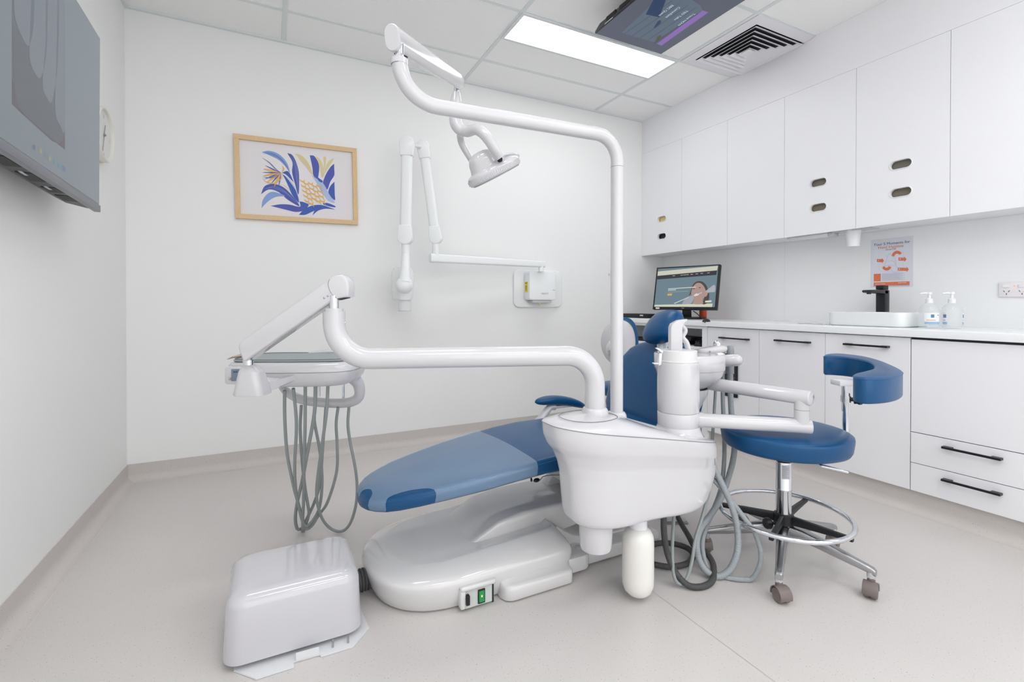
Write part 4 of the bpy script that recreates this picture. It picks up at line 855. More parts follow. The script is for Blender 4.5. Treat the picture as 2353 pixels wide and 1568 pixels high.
# far armrest
ay = 2.04; a0, a1 = on(1229, 923, 1, ay), on(1344, 932, 1, ay)
g = G(); rs = []
for k in range(25):
    u = k/24; e = max(.05, (1-abs(2*u-1)**3.2)**.5); x = a0.x+(a1.x-a0.x)*u; z = a0.z+.020*math.sin(PI*u)-.004+(a1.z-a0.z)*u; rs.append([(x, ay+a*.036*e, z+b*.023*e) for a, b in supere(20, 2.6)])
g.loft(rs); obj('armrest_pad', g, BLUE, t, sharp=80)
p = on(1262, 938, 1, ay); q = on(1222, 985, 1, ay-.02); g = G(); g.tube(cr([p+Vector((.03, 0, .004)), p, (p+q)/2+Vector((.004, 0, 0)), q, q+Vector((-.0, -.10, -.03))], 6), .017, 14, flat=1.3); g.box((p.x-.01, ay-.02, p.z-.004), (p.x+.17, ay+.02, p.z+.010), .005); obj('armrest_bracket', g, CHW, t)
# hinge disc of the armrest seen by the backrest (near the column)
# ================================================================ WATER UNIT (cuspidor column)
t = thing('cuspidor_unit', 'glossy white water unit with column, rinse bowl and assistant arm beside the chair', 'dental unit', (1.07, 1.31, 0))
ZS = [0, .03, .08, .15, .3, .5, .62, .72, .80, .88, .93, .97, 1.0]
XLs = [.885, .872, .864, .859, .854, .848, .838, .822, .800, .788, .786, .785, .784]
XRs = [1.345, 1.385, 1.415, 1.434, 1.455, 1.472, 1.474, 1.474, 1.473, 1.472, 1.470, 1.466, 1.463]
HWs = [.106, .110, .111, .112, .112, .112, .113, .119, .125, .127, .128, .128, .127]
UY = 1.305
def ztop(x): u = x-.785; return .630-.158*u-.036*u*u
def zbot(x): return .297-.026*min(1, max(0, (x-1.15)/.22))
def usn(tt, ins=0, lift=0, zabs=None):
    xl = np.interp(tt, ZS, XLs)+ins; xr_ = np.interp(tt, ZS, XRs)-ins; hw = np.interp(tt, ZS, HWs)-ins; o = []; c = (xl+xr_)/2; h = (xr_-xl)/2
    for a, b in supere(120, 4.2):
        x = c+a*h; y = UY+b*hw*(1-.34*max(0, -a)**5); z = zbot(x)+(ztop(x)-zbot(x))*tt+lift; o.append((x, y, z))
    return o
g = G(); g.loft([usn(0, .012, -.004)]+[usn(v) for v in np.linspace(0, 1, 44)], caps=True); body = obj('body', g, CHW, t, sharp=70)
g = G(); g.tube([Vector(p)+Vector((0, 0, .0005)) for p in usn(1, -.0004)]+[Vector(usn(1, -.0004)[0])+Vector((0, 0, .0005))], .0011, 6, caps=False); obj('seam_line', g, mat('seam_grey', (120, 120, 122), .6), body)
def bump(x): return .010+.040*math.exp(-((x-1.0)/.17)**2)
def lid(ins, f):
    return [(x, y, z+bump(x)*f) for x, y, z in usn(1, ins)]
g = G(); g.loft([lid(.0, 0), lid(-.0005, .08), lid(.004, .3), lid(.014, .52), lid(.030, .72), lid(.050, .86), lid(.075, .95), lid(.10, 1.0), lid(.12, 1.02)], caps=True); top = obj('top_cover', g, CHW, t, sharp=70)
ec = Vector((.935, UY-.01)); P_ = []
for k in range(41):
    a = 2*PI*k/40; x = ec.x+.105*math.cos(a); y = ec.y+.076*math.sin(a); P_.append(Vector((x, y, 0)))
def lidz(x, y):
    aa_ = (x-1.124)/.339; hwl = .127*(1-abs(aa_)**4.2)**(1/4.2)*(1-.34*max(0, -aa_)**5) if abs(aa_) < .998 else .001; e = min(1, max(0, (hwl-abs(y-UY))/.13)); f = np.interp(e*.13, [0, .004, .014, .03, .05, .075, .10, .13], [0, .3, .52, .72, .86, .95, 1, 1.02]); return ztop(x)+bump(x)*f
for p in P_: p.z = lidz(p.x, p.y)+.0012
g = G(); g.tube(P_, .0009, 6, caps=False); obj('hatch_line', g, mat('seam_grey', (120, 120, 122), .6), top)
# pole collars
AP = D(1367, 945, 1.62); LP = D(1417, 950, 1.70)
for P0, r0 in ((AP, .036), (LP, .026)):
    z0 = lidz(P0.x, P0.y); g = G(); g.lathe([(r0+.012, z0-.02), (r0+.008, z0+.006), (r0+.003, z0+.014), (r0-.001, z0+.016)], Matrix.Translation((P0.x, P0.y, 0))); obj('pole_collar', g, CHW, top)
# under the body
q = D(1369, 1238, 1.585); g = G(); g.lathe([(.044, .200), (.050, .204), (.053, .216), (.0555, .26), (.057, .33), (.056, .345)], Matrix.Translation((q.x, q.y, 0)), 36); obj('filter_cup', g, CHW, t)
q = D(1466, 1290, 1.64); g = G(); zb_ = .016; zt_ = .245; g.lathe([(.020, zb_), (.034, zb_+.004), (.046, zb_+.016), (.0525, zb_+.036), (.0535, zb_+.06), (.0535, zt_-.045), (.052, zt_-.028), (.044, zt_-.010), (.030, zt_), (.024, zt_+.004)], Matrix.Translation((q.x, q.y, 0)), 40); bt = obj('water_bottle', g, BOTTLE, t, label='milky white water bottle hanging under the unit')
g = G(); g.lathe([(.030, zt_+.002), (.031, zt_+.006), (.030, zt_+.034), (.024, zt_+.038), (.018, zt_+.06), (.018, .34)], Matrix.Translation((q.x, q.y, 0)), 36); obj('bottle_cap', g, SATIN, bt)
# tower
TX, TY = 1.362, 1.318; TWM = Matrix.Translation((TX, TY, 0)); zl_ = lambda v: v
zt0 = lidz(TX-.03, TY)-.02
g = G(); g.lathe([(.100, zt0-.014), (.088, zt0+.006), (.080, zt0+.022), (.0755, zt0+.036), (.0742, .5555)], TWM, 48); obj('tower_base', g, CHW, t)
z0 = .556; z1 = .612; z2 = .800; z3 = .842
g = G(); g.lathe([(.0742, z0), (.0752, z0+.002), (.0752, z1-.002), (.0742, z1)], TWM, 48); obj('tower_ring', g, CHW, t)
g = G(); g.lathe([(.0742, z1+.001), (.0755, z1+.004), (.0765, z1+.06), (.0762, z1+.12), (.074, z2-.014), (.0725, z2-.004), (.069, z2)], TWM, 48); obj('tower', g, CHW, t, sharp=60)
g = G(); g.lathe([(.0715, z2-.001), (.0715, z2+.003), (.0675, z2+.005), (.0665, z3-.002), (.064, z3), (.03, z3)], TWM, 48); obj('tower_top', g, mat('matt_white_plastic', (228, 226, 226), .4), t)
# cup filler
q = Vector((TX, TY-.012, 0)); UM = frame((TX, TY-.01, 0), R, (0, 0, 1))
def gx(a, b): return tuple(UM @ Vector((a, b, 0)))
g = G(); zf = z3-.006; h = .112
outl = [(a_-.015, b_) for a_, b_ in [(-.026, zf), (-.026, zf+h-.022), (-.020, zf+h-.008), (.004, zf+h+.006), (.036, zf+h+.010), (.038, zf+h+.004), (.026, zf+h-.006), (.019, zf+h-.020), (.019, zf)]]
g.prism(outl, -.016, .016, UM, .004, 3); obj('cup_filler', g, CHW, t)
g = G(); g.tube(cr([UM @ Vector(v) for v in ((.010, zf+h-.01, -.035), (.030, zf+h-.035, -.035), (.020, zf+h-.06, -.035), (.034, zf+.03, -.03), (.042, zf, -.03))], 6), .010, 12, flat=1.2); obj('bowl_rinse_spout', g, CHW, t)
# clips left of the tower
def LU(a, b, c): return UM @ Vector((a, b, c))
g = G(); g.prism([(-.070, z3-.012), (-.092, z3+.006), (-.086, z3+.008), (-.066, z3-.004)], -.012, .012, UM, .001); g.prism([(-.082, z3-.012), (-.070, z3-.01), (-.074, z2-.012), (-.084, z2-.016)], -.012, .012, UM, .001); g.prism([(-.102, z2-.010), (-.074, z2-.010), (-.074, z2-.006), (-.102, z2-.006)], -.010, .010, UM); obj('bowl_clip', g, SATIN, t)
# rinse bowl
bc = D(1583, 830, 2.0); BM2 = Matrix.Translation((bc.x, bc.y, 0)); zr1, zr0, zrb = .808, .742, .665
g = G(); g.lathe([(.139, zr0+.002), (.141, zr0+.004), (.141, zr1-.003), (.138, zr1), (.128, zr1), (.125, zr1-.006)], BM2, 56); g.lathe([(.137, zr0+.002), (.131, zr0-.02), (.113, zr0-.045), (.085, zrb+.012), (.065, zrb)], BM2, 56, caps=False); g.lathe([(.126, zr1-.004), (.122, zr0), (.095, zr0-.03), (.05, zrb+.02), (.01, zrb+.018)], BM2, 56); bw = obj('rinse_bowl', g, CHW, t, sharp=60)
g = G(); g.lathe([(.072, zrb-.003), (.072, zrb-.001)], BM2, 40); obj('bowl_gasket', g, DARKIN, bw)
g = G(); g.lathe([(.030, .535), (.036, .56), (.060, .61), (.074, .64), (.076, zrb-.004), (.06, zrb-.002)], BM2, 40); obj('bowl_stem', g, CHW, t)
e1 = D(1664, 806, 1.96); g = G()
for zz, wdt in ((zr1+.002, .028), (zr0-.002, .030)): pass
g.box((-.014, -.010, -.016), (.012, .012, .010), .003, M=frame((e1.x-.016, e1.y+.006, zr1-.008), R, (0, 0, 1))); obj('bowl_ear', g, SATIN, bw)
# assistant arm
PA, PB = D(1608, 966, 1.80), D(1864, 983, 1.70); PB.z = PA.z = (PA.z+PB.z)/2+.002; MIDR = .0262
d_ = (PB-PA).normalized(); g = G(); g.tube([PA, PB-d_*.003, PB, PB+d_*.001], [MIDR, MIDR, MIDR-.001, MIDR-.004], 32); ar = obj('lower_arm', g, CHW, t)
obj('arm_collar', ex(PA-d_*.03, PA+d_*.012, MIDR+.0025, 32), CHW, ar)
JV = PB-d_*.030; zv = D(1850, 914, 1.70).z
g = G(); g.tube([JV, (JV.x, JV.y, zv)], .0245, 32); jt = obj('arm_joint', g, CHW, t); g = G(); zj = (JV.z+zv)/2+.008; g.tube([(JV.x, JV.y, zj-.0006), (JV.x, JV.y, zj+.0006)], .0248, 32); obj('joint_line', g, mat('seam_grey', (120, 120, 122), .6), jt)
PD = D(1640, 886, 1.98); PC = Vector((JV.x, JV.y, zv)); PD.z = zv; d2 = (PD-PC).normalized(); PC0 = PC-d2*.030
g = G(); g.tube([PC0-d2*.002, PC0, PC0+d2*.003, PD+d2*.04], [MIDR-.004, MIDR-.001, MIDR, MIDR], 32); obj('upper_arm', g, CHW, t)
# suction holder
hs0, hs1 = D(1652, 830, 2.05), D(1692, 828, 2.0); d3 = (hs1-hs0).normalized(); g = G(); g.tube([hs0]+[hs1+d3*(.028*math.sin(a)-.028+.026) for a in (0, .4, .8, 1.2, 1.5)], [.0255]+[.0255*math.cos(a) for a in (0, .4, .8, 1.2, 1.5)], 24); obj('holder_tube', g, CHW, t)
hc_ = D(1637, 806, 2.06); g = G(); g.loft([[tuple(hc_+R*(a*.062*k+.0)+Vector((0, 0, z+a*.006))+F*(b*.035*k)) for a, b in supere(32, 2.6)] for z, k in ((-.016, .55), (-.010, .85), (-.002, .98), (.006, 1.0), (.013, .94), (.017, .7), (.018, .3))]); hol = obj('instrument_holder', g, CHW, t)
q = D(1637, 806, 2.02)-R*.01; obj('holder_screw', G().ellipsoid(q+Vector((0, 0, -.005)), (.004, .004, .004), n=8), MGREY, hol)
q = D(1647, 800, 2.06); g = G(); g.lathe([(.010, -.02), (.011, 0), (.014, .008), (.015, .018), (.013, .026), (.010, .030), (.004, .033)], Matrix.Translation(q), 24); syr = obj('syringe_head', g, CHROME, t)
qq = q-F*.013+Vector((0, 0, .018)); g = G(); g.tube([qq, qq-F*.006], .007, 16); g.tube([qq, qq-F*.012], .003, 12); obj('syringe_button', g, CHROME, syr)
def hose(name, pts, r, m, per=None, z0=None, par=None, lab=None, amp=.035):
    P = [D(*p) for p in pts]
    for p in P: p.z = max(p.z, r+.001)
    P = cr(P, 8)
    for p in P: p.z = max(p.z, r+.0005)
    g = G()
    if per: corr(g, P, r, amp, per)
    else: g.tube(resamp(P, .012), r, 12)
    return obj(name, g, m, par or t, label=lab, sharp=180)
for px, r_, mm, l_ in ((1678, .0155, HOSE2, .075), (1660, .0125, HOSE2, .06)):
    q = D(px, 838, 2.10); g = G(); tp_ = D(px+1, 795 if px > 1670 else 800, 2.10).z; g.lathe([(r_*.98, q.z-.04), (r_, q.z), (r_, tp_-.02), (r_*.82, tp_-.002), (r_*.7, tp_)], Matrix.Translation((q.x, q.y, 0)), 24); obj('suction_handpiece', g, mat('handpiece_grey', (150, 154, 158), .4), t)
hose('suction_hose', [(1678, 840, 2.10), (1679, 920, 2.09), (1683, 975, 2.06), (1688, 1020, 2.02), (1684, 1060, 2.0), (1670, 1110, 1.97), (1654, 1150, 1.93), (1632, 1185, 1.88), (1611, 1212, 1.84), (1601, 1245, 1.80), (1606, 1285, 1.78), (1625, 1315, 1.76), (1652, 1325, 1.75), (1678, 1308, 1.75), (1694, 1270, 1.76), (1695, 1220, 1.78), (1682, 1165, 1.79), (1660, 1115, 1.80), (1640, 1076, 1.81), (1628, 1056, 1.81)], .0118, HOSE2, .0085, lab='thick corrugated grey suction hose')
hose('saliva_hose', [(1660, 840, 2.10), (1661, 920, 2.10), (1664, 1000, 2.06), (1664, 1060, 2.02), (1657, 1120, 1.99), (1640, 1170, 1.95), (1622, 1215, 1.88), (1614, 1255, 1.84), (1624, 1300, 1.80), (1650, 1332, 1.765), (1690, 1344, 1.74), (1724, 1333, 1.735), (1744, 1305, 1.73), (1748, 1270, 1.74), (1734, 1225, 1.76), (1706, 1185, 1.78), (1672, 1140, 1.80), (1640, 1103, 1.82), (1626, 1088, 1.82)], .0088, HOSE2, .0075, lab='thin corrugated grey saliva hose')
hose('syringe_hose', [(1646, 825, 2.06), (1645, 880, 2.06), (1641, 950, 2.03), (1637, 1010, 1.98), (1637, 1060, 1.92), (1632, 1115, 1.86), (1616, 1180, 1.80), (1598, 1240, 1.76), (1590, 1290, 1.73), (1578, 1330, 1.71), (1562, 1343, 1.695), (1549, 1325, 1.70), (1545, 1275, 1.72), (1546, 1225, 1.74), (1549, 1178, 1.72), (1549, 1130, 1.70)], .0062, HOSE)
hose('drain_hose', [(1525, 1130, 1.66), (1525, 1180, 1.68), (1526, 1225, 1.70), (1533, 1270, 1.72), (1550, 1312, 1.71), (1580, 1345, 1.69), (1615, 1354, 1.69), (1638, 1332, 1.73), (1638, 1295, 1.80), (1618, 1266, 1.87), (1598, 1260, 1.90), (1582, 1232, 1.97), (1566, 1205, 2.04), (1550, 1175, 2.10), (1530, 1150, 2.1)], .0108, DGREY, .0052, amp=.04, lab='dark grey ribbed drain hose')
hose('drain_coil', [(1500, 1294, 1.83), (1480, 1278, 1.87), (1490, 1256, 1.94), (1530, 1248, 1.97), (1575, 1258, 1.94), (1592, 1275, 1.88), (1580, 1295, 1.83), (1540, 1303, 1.81), (1504, 1298, 1.82)], .0108, DGREY, .0052, amp=.04, lab='dark grey hose coiled on the floor')
q = D(1645, 1062, 1.66); obj('hose_clip', G().box((-.004, -.012, -.003), (.004, .012, .003), .001, M=frame(q, R, (.4, 0, 1))), MGREY, t)

# ================================================================ TREATMENT LAMP
t = thing('dental_lamp', 'white overhead dental lamp hanging from a tall bent pole over the chair', 'lamp', (LP.x, LP.y, .65))
zt_l = 1.606; LT = Vector((LP.x, LP.y, zt_l)); LL0 = D(918, 240, 1.385); LL0.z = zt_l; LU_ = Vector((LL0.x, LL0.y, D(918, 150, 1.385).z))
P_ = fillet([(LP.x, LP.y, lidz(LP.x, LP.y)-.01), LT, LL0, LU_], [.085, .115], 14); g = G(); rr_ = list(np.interp(np.linspace(0, 1, len(P_)), [0, .45, 1], [.0225, .0225, .0232])); g.tube(P_, rr_, 28); pl = obj('pole', g, CHW, t)
cz2 = D(1411, 384, 1.69).z; g = G(); g.tube([(LP.x, LP.y, cz2-.0006), (LP.x, LP.y, cz2+.0006)], .0229, 28); obj('pole_joint', g, mat('seam_grey', (120, 120, 122), .6), pl)
q = D(1400, 630, 1.70); obj('pole_plug', G().ellipsoid(q, (.003, .005, .007), n=8), LGREY, pl)
obj('top_collar', ex(LU_, LU_+Vector((0, 0, .016)), .0245, 28), CHW, pl)
obj('chrome_pivot', ex(LU_+Vector((0, 0, .014)), LU_+Vector((0, 0, .060)), .0125, 20), CHROME, pl)
NA, FA = D(910, 92, 1.385), D(1056, 188, 2.0); d_ = (FA-NA).normalized(); NM = frame(NA-d_*.03, d_, (0, 0, 1))
def arml(M, Ls, hy, hz2, e=2.5, name='spring_arm', m=CHW): 
    g = G(); g.loft([[tuple(M @ Vector((x, a*hy*k, b*hz2*k))) for a, b in supere(32, e)] for x, k in Ls]); return obj(name, g, m, t, sharp=50)
LL = (FA-NA).length+.05; sa = arml(NM, ((0, .93), (.003, 1), (.01, 1), (.1, .97), (LL-.05, .86), (LL-.015, .84), (LL, .70), (LL+.006, .4)), .036, .023)
# arm runs: y sideways, z up  -> check orientation with frame (x dir, y ~ up)
obj('arm_slot', G().box((.03, -.0365, -.010), (.085, -.030, .010), M=NM), DARKIN, sa)
FP = D(1049, 205, 2.0); FP2 = D(1048, 214, 2.0); g = G(); g.tube([FP+Vector((0, 0, .03)), FP-Vector((0, 0, .02))], .011, 16); obj('chrome_pivot', g, CHROME, t)
H_ = [D(1048, 213, 2.0), D(1048, 232, 2.0), D(1047, 258, 2.0), D(1047, 280, 2.0), D(1054, 294, 2.0), D(1066, 304, 2.0)]; g = G(); g.tube(cr(H_, 6), list(np.interp(np.linspace(0, 1, 31), [0, .2, .6, 1], [.016, .023, .026, .024])), 20); obj('head_stem', g, CHW, t)
hd0 = D(1134, 393, 2.0)
ax = (R*.885+U*.46).normalized(); nrm = (-R*.43+U*.83+F*-.30).normalized(); HM = frame(hd0, ax, nrm.cross(ax)); 
if (HM.to_3x3() @ Vector((0, 0, 1))).dot(nrm) < 0: HM = frame(hd0, ax, -nrm.cross(ax))
RX, RY = .118, .085
def hring(k, z, e=2.3, sk=0): return [tuple(HM @ Vector((a*RX*k+sk, b*RY*k, z))) for a, b in supere(64, e)]
g = G(); g.loft([hring(.90, -.022), hring(.97, -.020), hring(1.0, -.012), hring(1.0, .004), hring(.97, .012), hring(.90, .018), hring(.78, .024), hring(.62, .028), hring(.5, .030)]); hdp = obj('lamp_head', g, CHW, t, sharp=60)
obj('lens', G().loft([hring(.93, -.0225), hring(.90, -.026), hring(.5, -.028)]), mat('lens', (222, 226, 230), .1, coat=1), hdp)
g = G()
for k in range(112):
    a = 2*PI*k/112+.02; c_, s_ = math.cos(a), math.sin(a); c2 = math.copysign(abs(c_)**(2/2.3), c_); s2 = math.copysign(abs(s_)**(2/2.3), s_); g.tube([HM @ Vector((c2*RX*1.003, s2*RY*1.003, -.014)), HM @ Vector((c2*RX*1.003, s2*RY*1.003, .004))], .0012, 5)
obj('cooling_rib', g, CHW, hdp)
dm = HM @ Vector((-.022, 0, .025)); DMX = HM.copy(); DMX.translation = dm; g = G(); g.loft([[tuple(DMX @ Vector((a*.066*k, b*.056*k, z*1.15))) for a, b in supere(40, 2.3)] for z, k in ((-.008, 1.12), (.0, 1.05), (.012, 1), (.030, .94), (.045, .82), (.055, .62), (.060, .35), (.061, .1))]); obj('lamp_dome', g, CHW, hdp, sharp=60)
YK = D(1068, 305, 2.0)
def yoke(pts, rs, name='yoke_arm'):
    P = cr([D(*p) for p in pts], 6); g = G(); g.tube(P, list(np.interp(np.linspace(0, 1, len(P)), np.linspace(0, 1, len(rs)), rs)), 18, flat=.8); return obj(name, g, CHW, t)
yoke([(1056, 297, 2.0), (1075, 302, 1.98), (1095, 298, 1.94), (1115, 312, 1.91), (1135, 340, 1.90), (1150, 364, 1.91)], [.022, .024, .022, .022, .021, .018])
yoke([(1062, 298, 2.0), (1058, 312, 2.05), (1062, 332, 2.08), (1078, 360, 2.09), (1092, 382, 2.08)], [.022, .020, .018, .017, .016])
p = D(1148, 366, 1.93); g = G(); g.ellipsoid(p, (.012, .012, .012), n=10); obj('yoke_pivot', g, DARKIN, hdp)
g = G(); g.tube(cr([HM @ Vector((.03, .03, .026)), HM @ Vector((.07, .045, .034)), HM @ Vector((.108, .03, .022)), HM @ Vector((.120, 0, .008))], 6), .008, 12); obj('grip_handle', g, CHW, hdp)
obj('sensor_button', G().box((-.004, -.004, -.002), (.004, .004, .002), .001, M=frame(D(1079, 417, 1.90), R, U)), MGREY, hdp)

# ================================================================ DELIVERY UNIT (tray)
t = thing('delivery_unit', 'white instrument tray with hanging grey hoses on a thick swinging arm', 'dental instrument tray', (AP.x, AP.y, .66))
zt_a = .840; e1_ = Vector((AP.x, AP.y, zt_a)); e2_ = D(768, 827, 1.5); e2_.z = zt_a; e3 = Vector((e2_.x, e2_.y, D(768, 716, 1.5).z))
P_ = fillet([(AP.x, AP.y, lidz(AP.x, AP.y)-.01), e1_, e2_, e3], [.10, .115], 16); g = G(); g.tube(P_, .0335, 32); ta = obj('main_arm', g, CHW, t)
obj('arm_collar', ex(e3-Vector((0, 0, .001)), e3+Vector((0, 0, .010)), .028, 32), CHW, ta)
for s_ in (-1, 1): obj('screw', G().ellipsoid(e3+R*(s_*.0335)-Vector((0, 0, .035)), (.003, .003, .004), n=8), CHROME, ta)
obj('chrome_pivot', ex(e3+Vector((0, 0, .008)), e3+Vector((0, 0, .05)), .0145, 24), CHROME, ta)
SA, SB = D(772, 664, 1.49), D(566, 809, 1.52); d_ = (SB-SA).normalized(); side = Vector((F.x, F.y, 0)).normalized(); Ms = frame(SA, d_, side.cross(d_)); 
LL = (SB-SA).length
upz = 1 if (Ms.to_3x3() @ Vector((0, 1, 0))).z > 0 else -1
hh_, ww = .036, .033
sec = lambda x, k=1, dz=0, r=.012: [tuple(Ms @ Vector((x, a, b))) for a, b in rr(0, dz, hh_*k, ww, r*k)]
AO = D(680, 730, 1.487); AM = frame(AO+Vector((F.x, F.y, 0)).normalized()*.033, R, (0, 0, 1)); ol = []
for x, y in ((546, 800), (549, 789), (558, 780), (750, 644), (762, 636), (773, 631.5), (784, 631), (793, 636), (799, 646), (801.5, 660), (800, 682), (770, 687.5), (563, 831), (557, 831), (550, 815)):
    q = D(x, y, 1.487)-AO; ol.append((q.dot(R), q.z))
g = G(); g.prism(ol, -.033, .033, AM, .0075, 3); sa2 = obj('spring_arm', g, CHW, t)
AI = AM.copy(); q0 = D(787, 687.5, 1.49)-AO; q1 = D(752, 701, 1.49)-AO
g = G(); g.prism([(q0.dot(R)+.006, q0.z+.004), (q0.dot(R)-.022, q0.z-.003), (q0.dot(R)-.022, q0.z+.006), (q0.dot(R)+.006, q0.z+.012)], -.026, .026, AM); obj('arm_opening', g, DARKIN, sa2)
q2 = D(757, 640, 1.486)-AO; q3 = D(776, 687, 1.486)-AO
g = G(); P_ = cr([AM @ Vector((q2.dot(R)+dx, q2.z+(q3.z-q2.z)*u, .0335)) for u, dx in ((.04, .0), (.3, -.004), (.6, .001), (.8, .010), (.97, .022))], 5); g.tube(P_, .0006, 5); obj('cover_line', g, mat('seam_grey', (120, 120, 122), .6), sa2)
for x, y in ((745, 685), (753.5, 680.5), (556, 817)): obj('rivet', G().ellipsoid(D(x, y, 1.487 if x > 600 else 1.49), (.0032, .0032, .0032), n=8), ALU, sa2)
# hinge post on the tray
PZ_ = D(571, 838, 1.55); g = G(); g.tube([PZ_+Vector((0, 0, .035)), PZ_-Vector((0, 0, .02))], .0165, 24); obj('chrome_post', g, CHROME, t)
KM = frame((PZ_.x, PZ_.y, 0), R, (0, 0, 1)); hx = lambda z, x0, x1, y: [tuple(KM @ Vector((a, z, b))) for a, b in rr((x0+x1)/2, 0, (x1-x0)/2, y, min(.022, y*.8), 6)]
z_b = D(575, 908, 1.54).z
g = G(); g.loft([hx(z_b, -.034, .062, .040), hx(z_b+.004, -.036, .062, .042), hx(.792, -.024, .044, .034), hx(.797, -.023, .043, .033), hx(.812, -.018, .026, .024), hx(.816, -.016, .022, .021)]); obj('hinge_cone', g, CHW, t, sharp=50)
# the tray body in its own axes
TC = D(690, 830, 1.86); TC.z = 0; TMX = frame((TC.x, TC.y, 0), R, (F.x, F.y, 0)); ZY = 1 if (TMX.to_3x3() @ Vector((0, 0, 1))).z > 0 else -1
def TP(x, y, z): return tuple(TMX @ Vector((x, y, z*ZY)))
TLn, TRn = -.238, .236; TN, TFr = -.150, .165
def tring(z, ins, e=4.0): 
    c = ((TLn+TRn)/2, (TN+TFr)/2); o = []
    for a, b in supere(96, e):
        x = c[0]+a*((TRn-TLn)/2-ins); y = c[1]+b*((TFr-TN)/2-ins)*(1-.12*max(0, a)); o.append(TP(x, y, z))
    return o
g = G(); g.loft([tring(.706, .06), tring(.708, .042), tring(.715, .022), tring(.735, .007), tring(.762, .0), tring(.768, .0), tring(.786, .003), tring(.797, .010), tring(.801, .022), tring(.802, .05)]); tb_ = obj('tray_body', g, CHW, t, sharp=60)
g = G(); q_ = [Vector(p) for p in tring(.765, -.0004)]; g.tube(q_+[q_[0]], .0009, 6, caps=False); obj('body_seam', g, mat('seam_grey', (120, 120, 122), .6), tb_)
g = G(); g.loft([tring(.8025, .022, 5), tring(.806, .020, 5), tring(.8085, .024, 5), tring(.8087, .05, 5)]); obj('rubber_mat', g, GREYM, t)
g = G(); lipp = [Vector(p) for p in tring(.809, .026, 5)]; g.tube(lipp+[lipp[0]], .0022, 6, caps=False); obj('mat_lip', g, mat('mat_rim', (110, 116, 118), .6), t)
g = G(); rs = []
for k in range(21):
    u = k/20; rs.append([TP(-.04+.27*u, .150+b*.02, .803+(.020*math.sin(PI*u)**.5)*(.5+.5*a)) for a, b in supere(16, 2.4)])
g.loft(rs); obj('rear_rail', g, CHW, t)
# control panel on the left end
pc = D(540, 865, 1.80); PMx = frame(pc, (R*.93+Vector((F.x, F.y, 0))*-.37), (0, 0, 1))
pdc = D(545, 863, 1.690); g = G(); g.box((-.038, -.031, -.012), (.040, .031, .035), .008, M=frame(pdc, -R, (0, 0, 1))); cp_ = obj('control_pod', g, CHW, t)
PF = frame(D(545, 863, 1.6775), R, (0, 0, 1)); zf_ = 1 if (PF.to_3x3() @ Vector((0, 0, 1))).dot(F) < 0 else -1
def pfb(x0, y0, x1, y1, z0, z1): a_, b_ = sorted((z0*zf_, z1*zf_)); return G().box((x0, y0, a_), (x1, y1, b_), M=PF)
obj('display', pfb(-.020, -.020, .030, .022, -.004, .0015), mat('panel_blue_grey', (120, 132, 150), .4), cp_, smooth=False)
for k in range(3): obj('display_window', pfb(-.012+.008*k, .011, -.007+.008*k, .014, .001, .0022), DARKIN, cp_, smooth=False)
obj('gauge', G().ellipsoid(PF @ Vector((-.024, -.012, .004*zf_)), (.004, .004, .005), n=8), mat('brass2', (190, 176, 150), .35, metal=.5), cp_)
# bracket under the tray
BRp = [(-.02, 0), (.06, .02), (.16, .09)]
g = G(); b0, b1 = D(600, 893, 1.56), D(705, 882, 1.80); zz = z_b+.010
g.loft([[(p.x+q.x*w_, p.y+q.y*w_, z_) for w_, z_ in ((-1, zb2), (1, zb2), (1, zt2), (-1, zt2))] for p, q, zb2, zt2 in ((b0-R*.02, F*.040, z_b+.001, z_b+.050), (b0*.75+b1*.25, F*.045, z_b+.003, z_b+.034), (b0*.5+b1*.5, F*.045, z_b+.010, z_b+.034), (b1, F*.04, z_b+.026, z_b+.04))]); obj('tray_bracket', g, CHW, t, sharp=30)
# hanger loop
H = [(.205, .10, .745), (.222, .12, .715), (.226, .14, .672), (.200, .165, .648), (.12, .19, .640), (.02, .20, .640), (-.06, .19, .648), (-.105, .16, .672), (-.12, .12, .715), (-.12, .10, .735)]
H = [(812, 868, 1.93), (824, 884, 1.95), (826, 908, 1.97), (812, 922, 1.99), (780, 927, 2.02), (735, 925, 2.04), (695, 919, 2.04), (665, 905, 2.02), (650, 890, 1.99), (645, 876, 1.95)]
P_ = cr([D(*p) for p in H], 6); g = G(); g.tube(P_, list(np.interp(np.linspace(0, 1, len(P_)), [0, .2, .35, .7, 1], [.026, .021, .021, .019, .014])), 18); hl = obj('instrument_hanger', g, CHW, t)
for px, py in ((733, 893), (789, 900)): q = D(px, py, 2.03); g = G(); g.tube([q+Vector((0, 0, .02)), q-Vector((0, 0, .035))], .0055, 12); g.tube([q+Vector((0, 0, .02)), q+Vector((.003, 0, .034))], .004, 10); obj('instrument_tip', g, CHROME, hl)
for px, py in ((821, 900),): obj('hanger_screw', G().ellipsoid(D(px, py, 1.945), (.004, .004, .003), n=8), MGREY, hl)
def z7(x, y): return (600+x/3.92, 860+y/3.92)
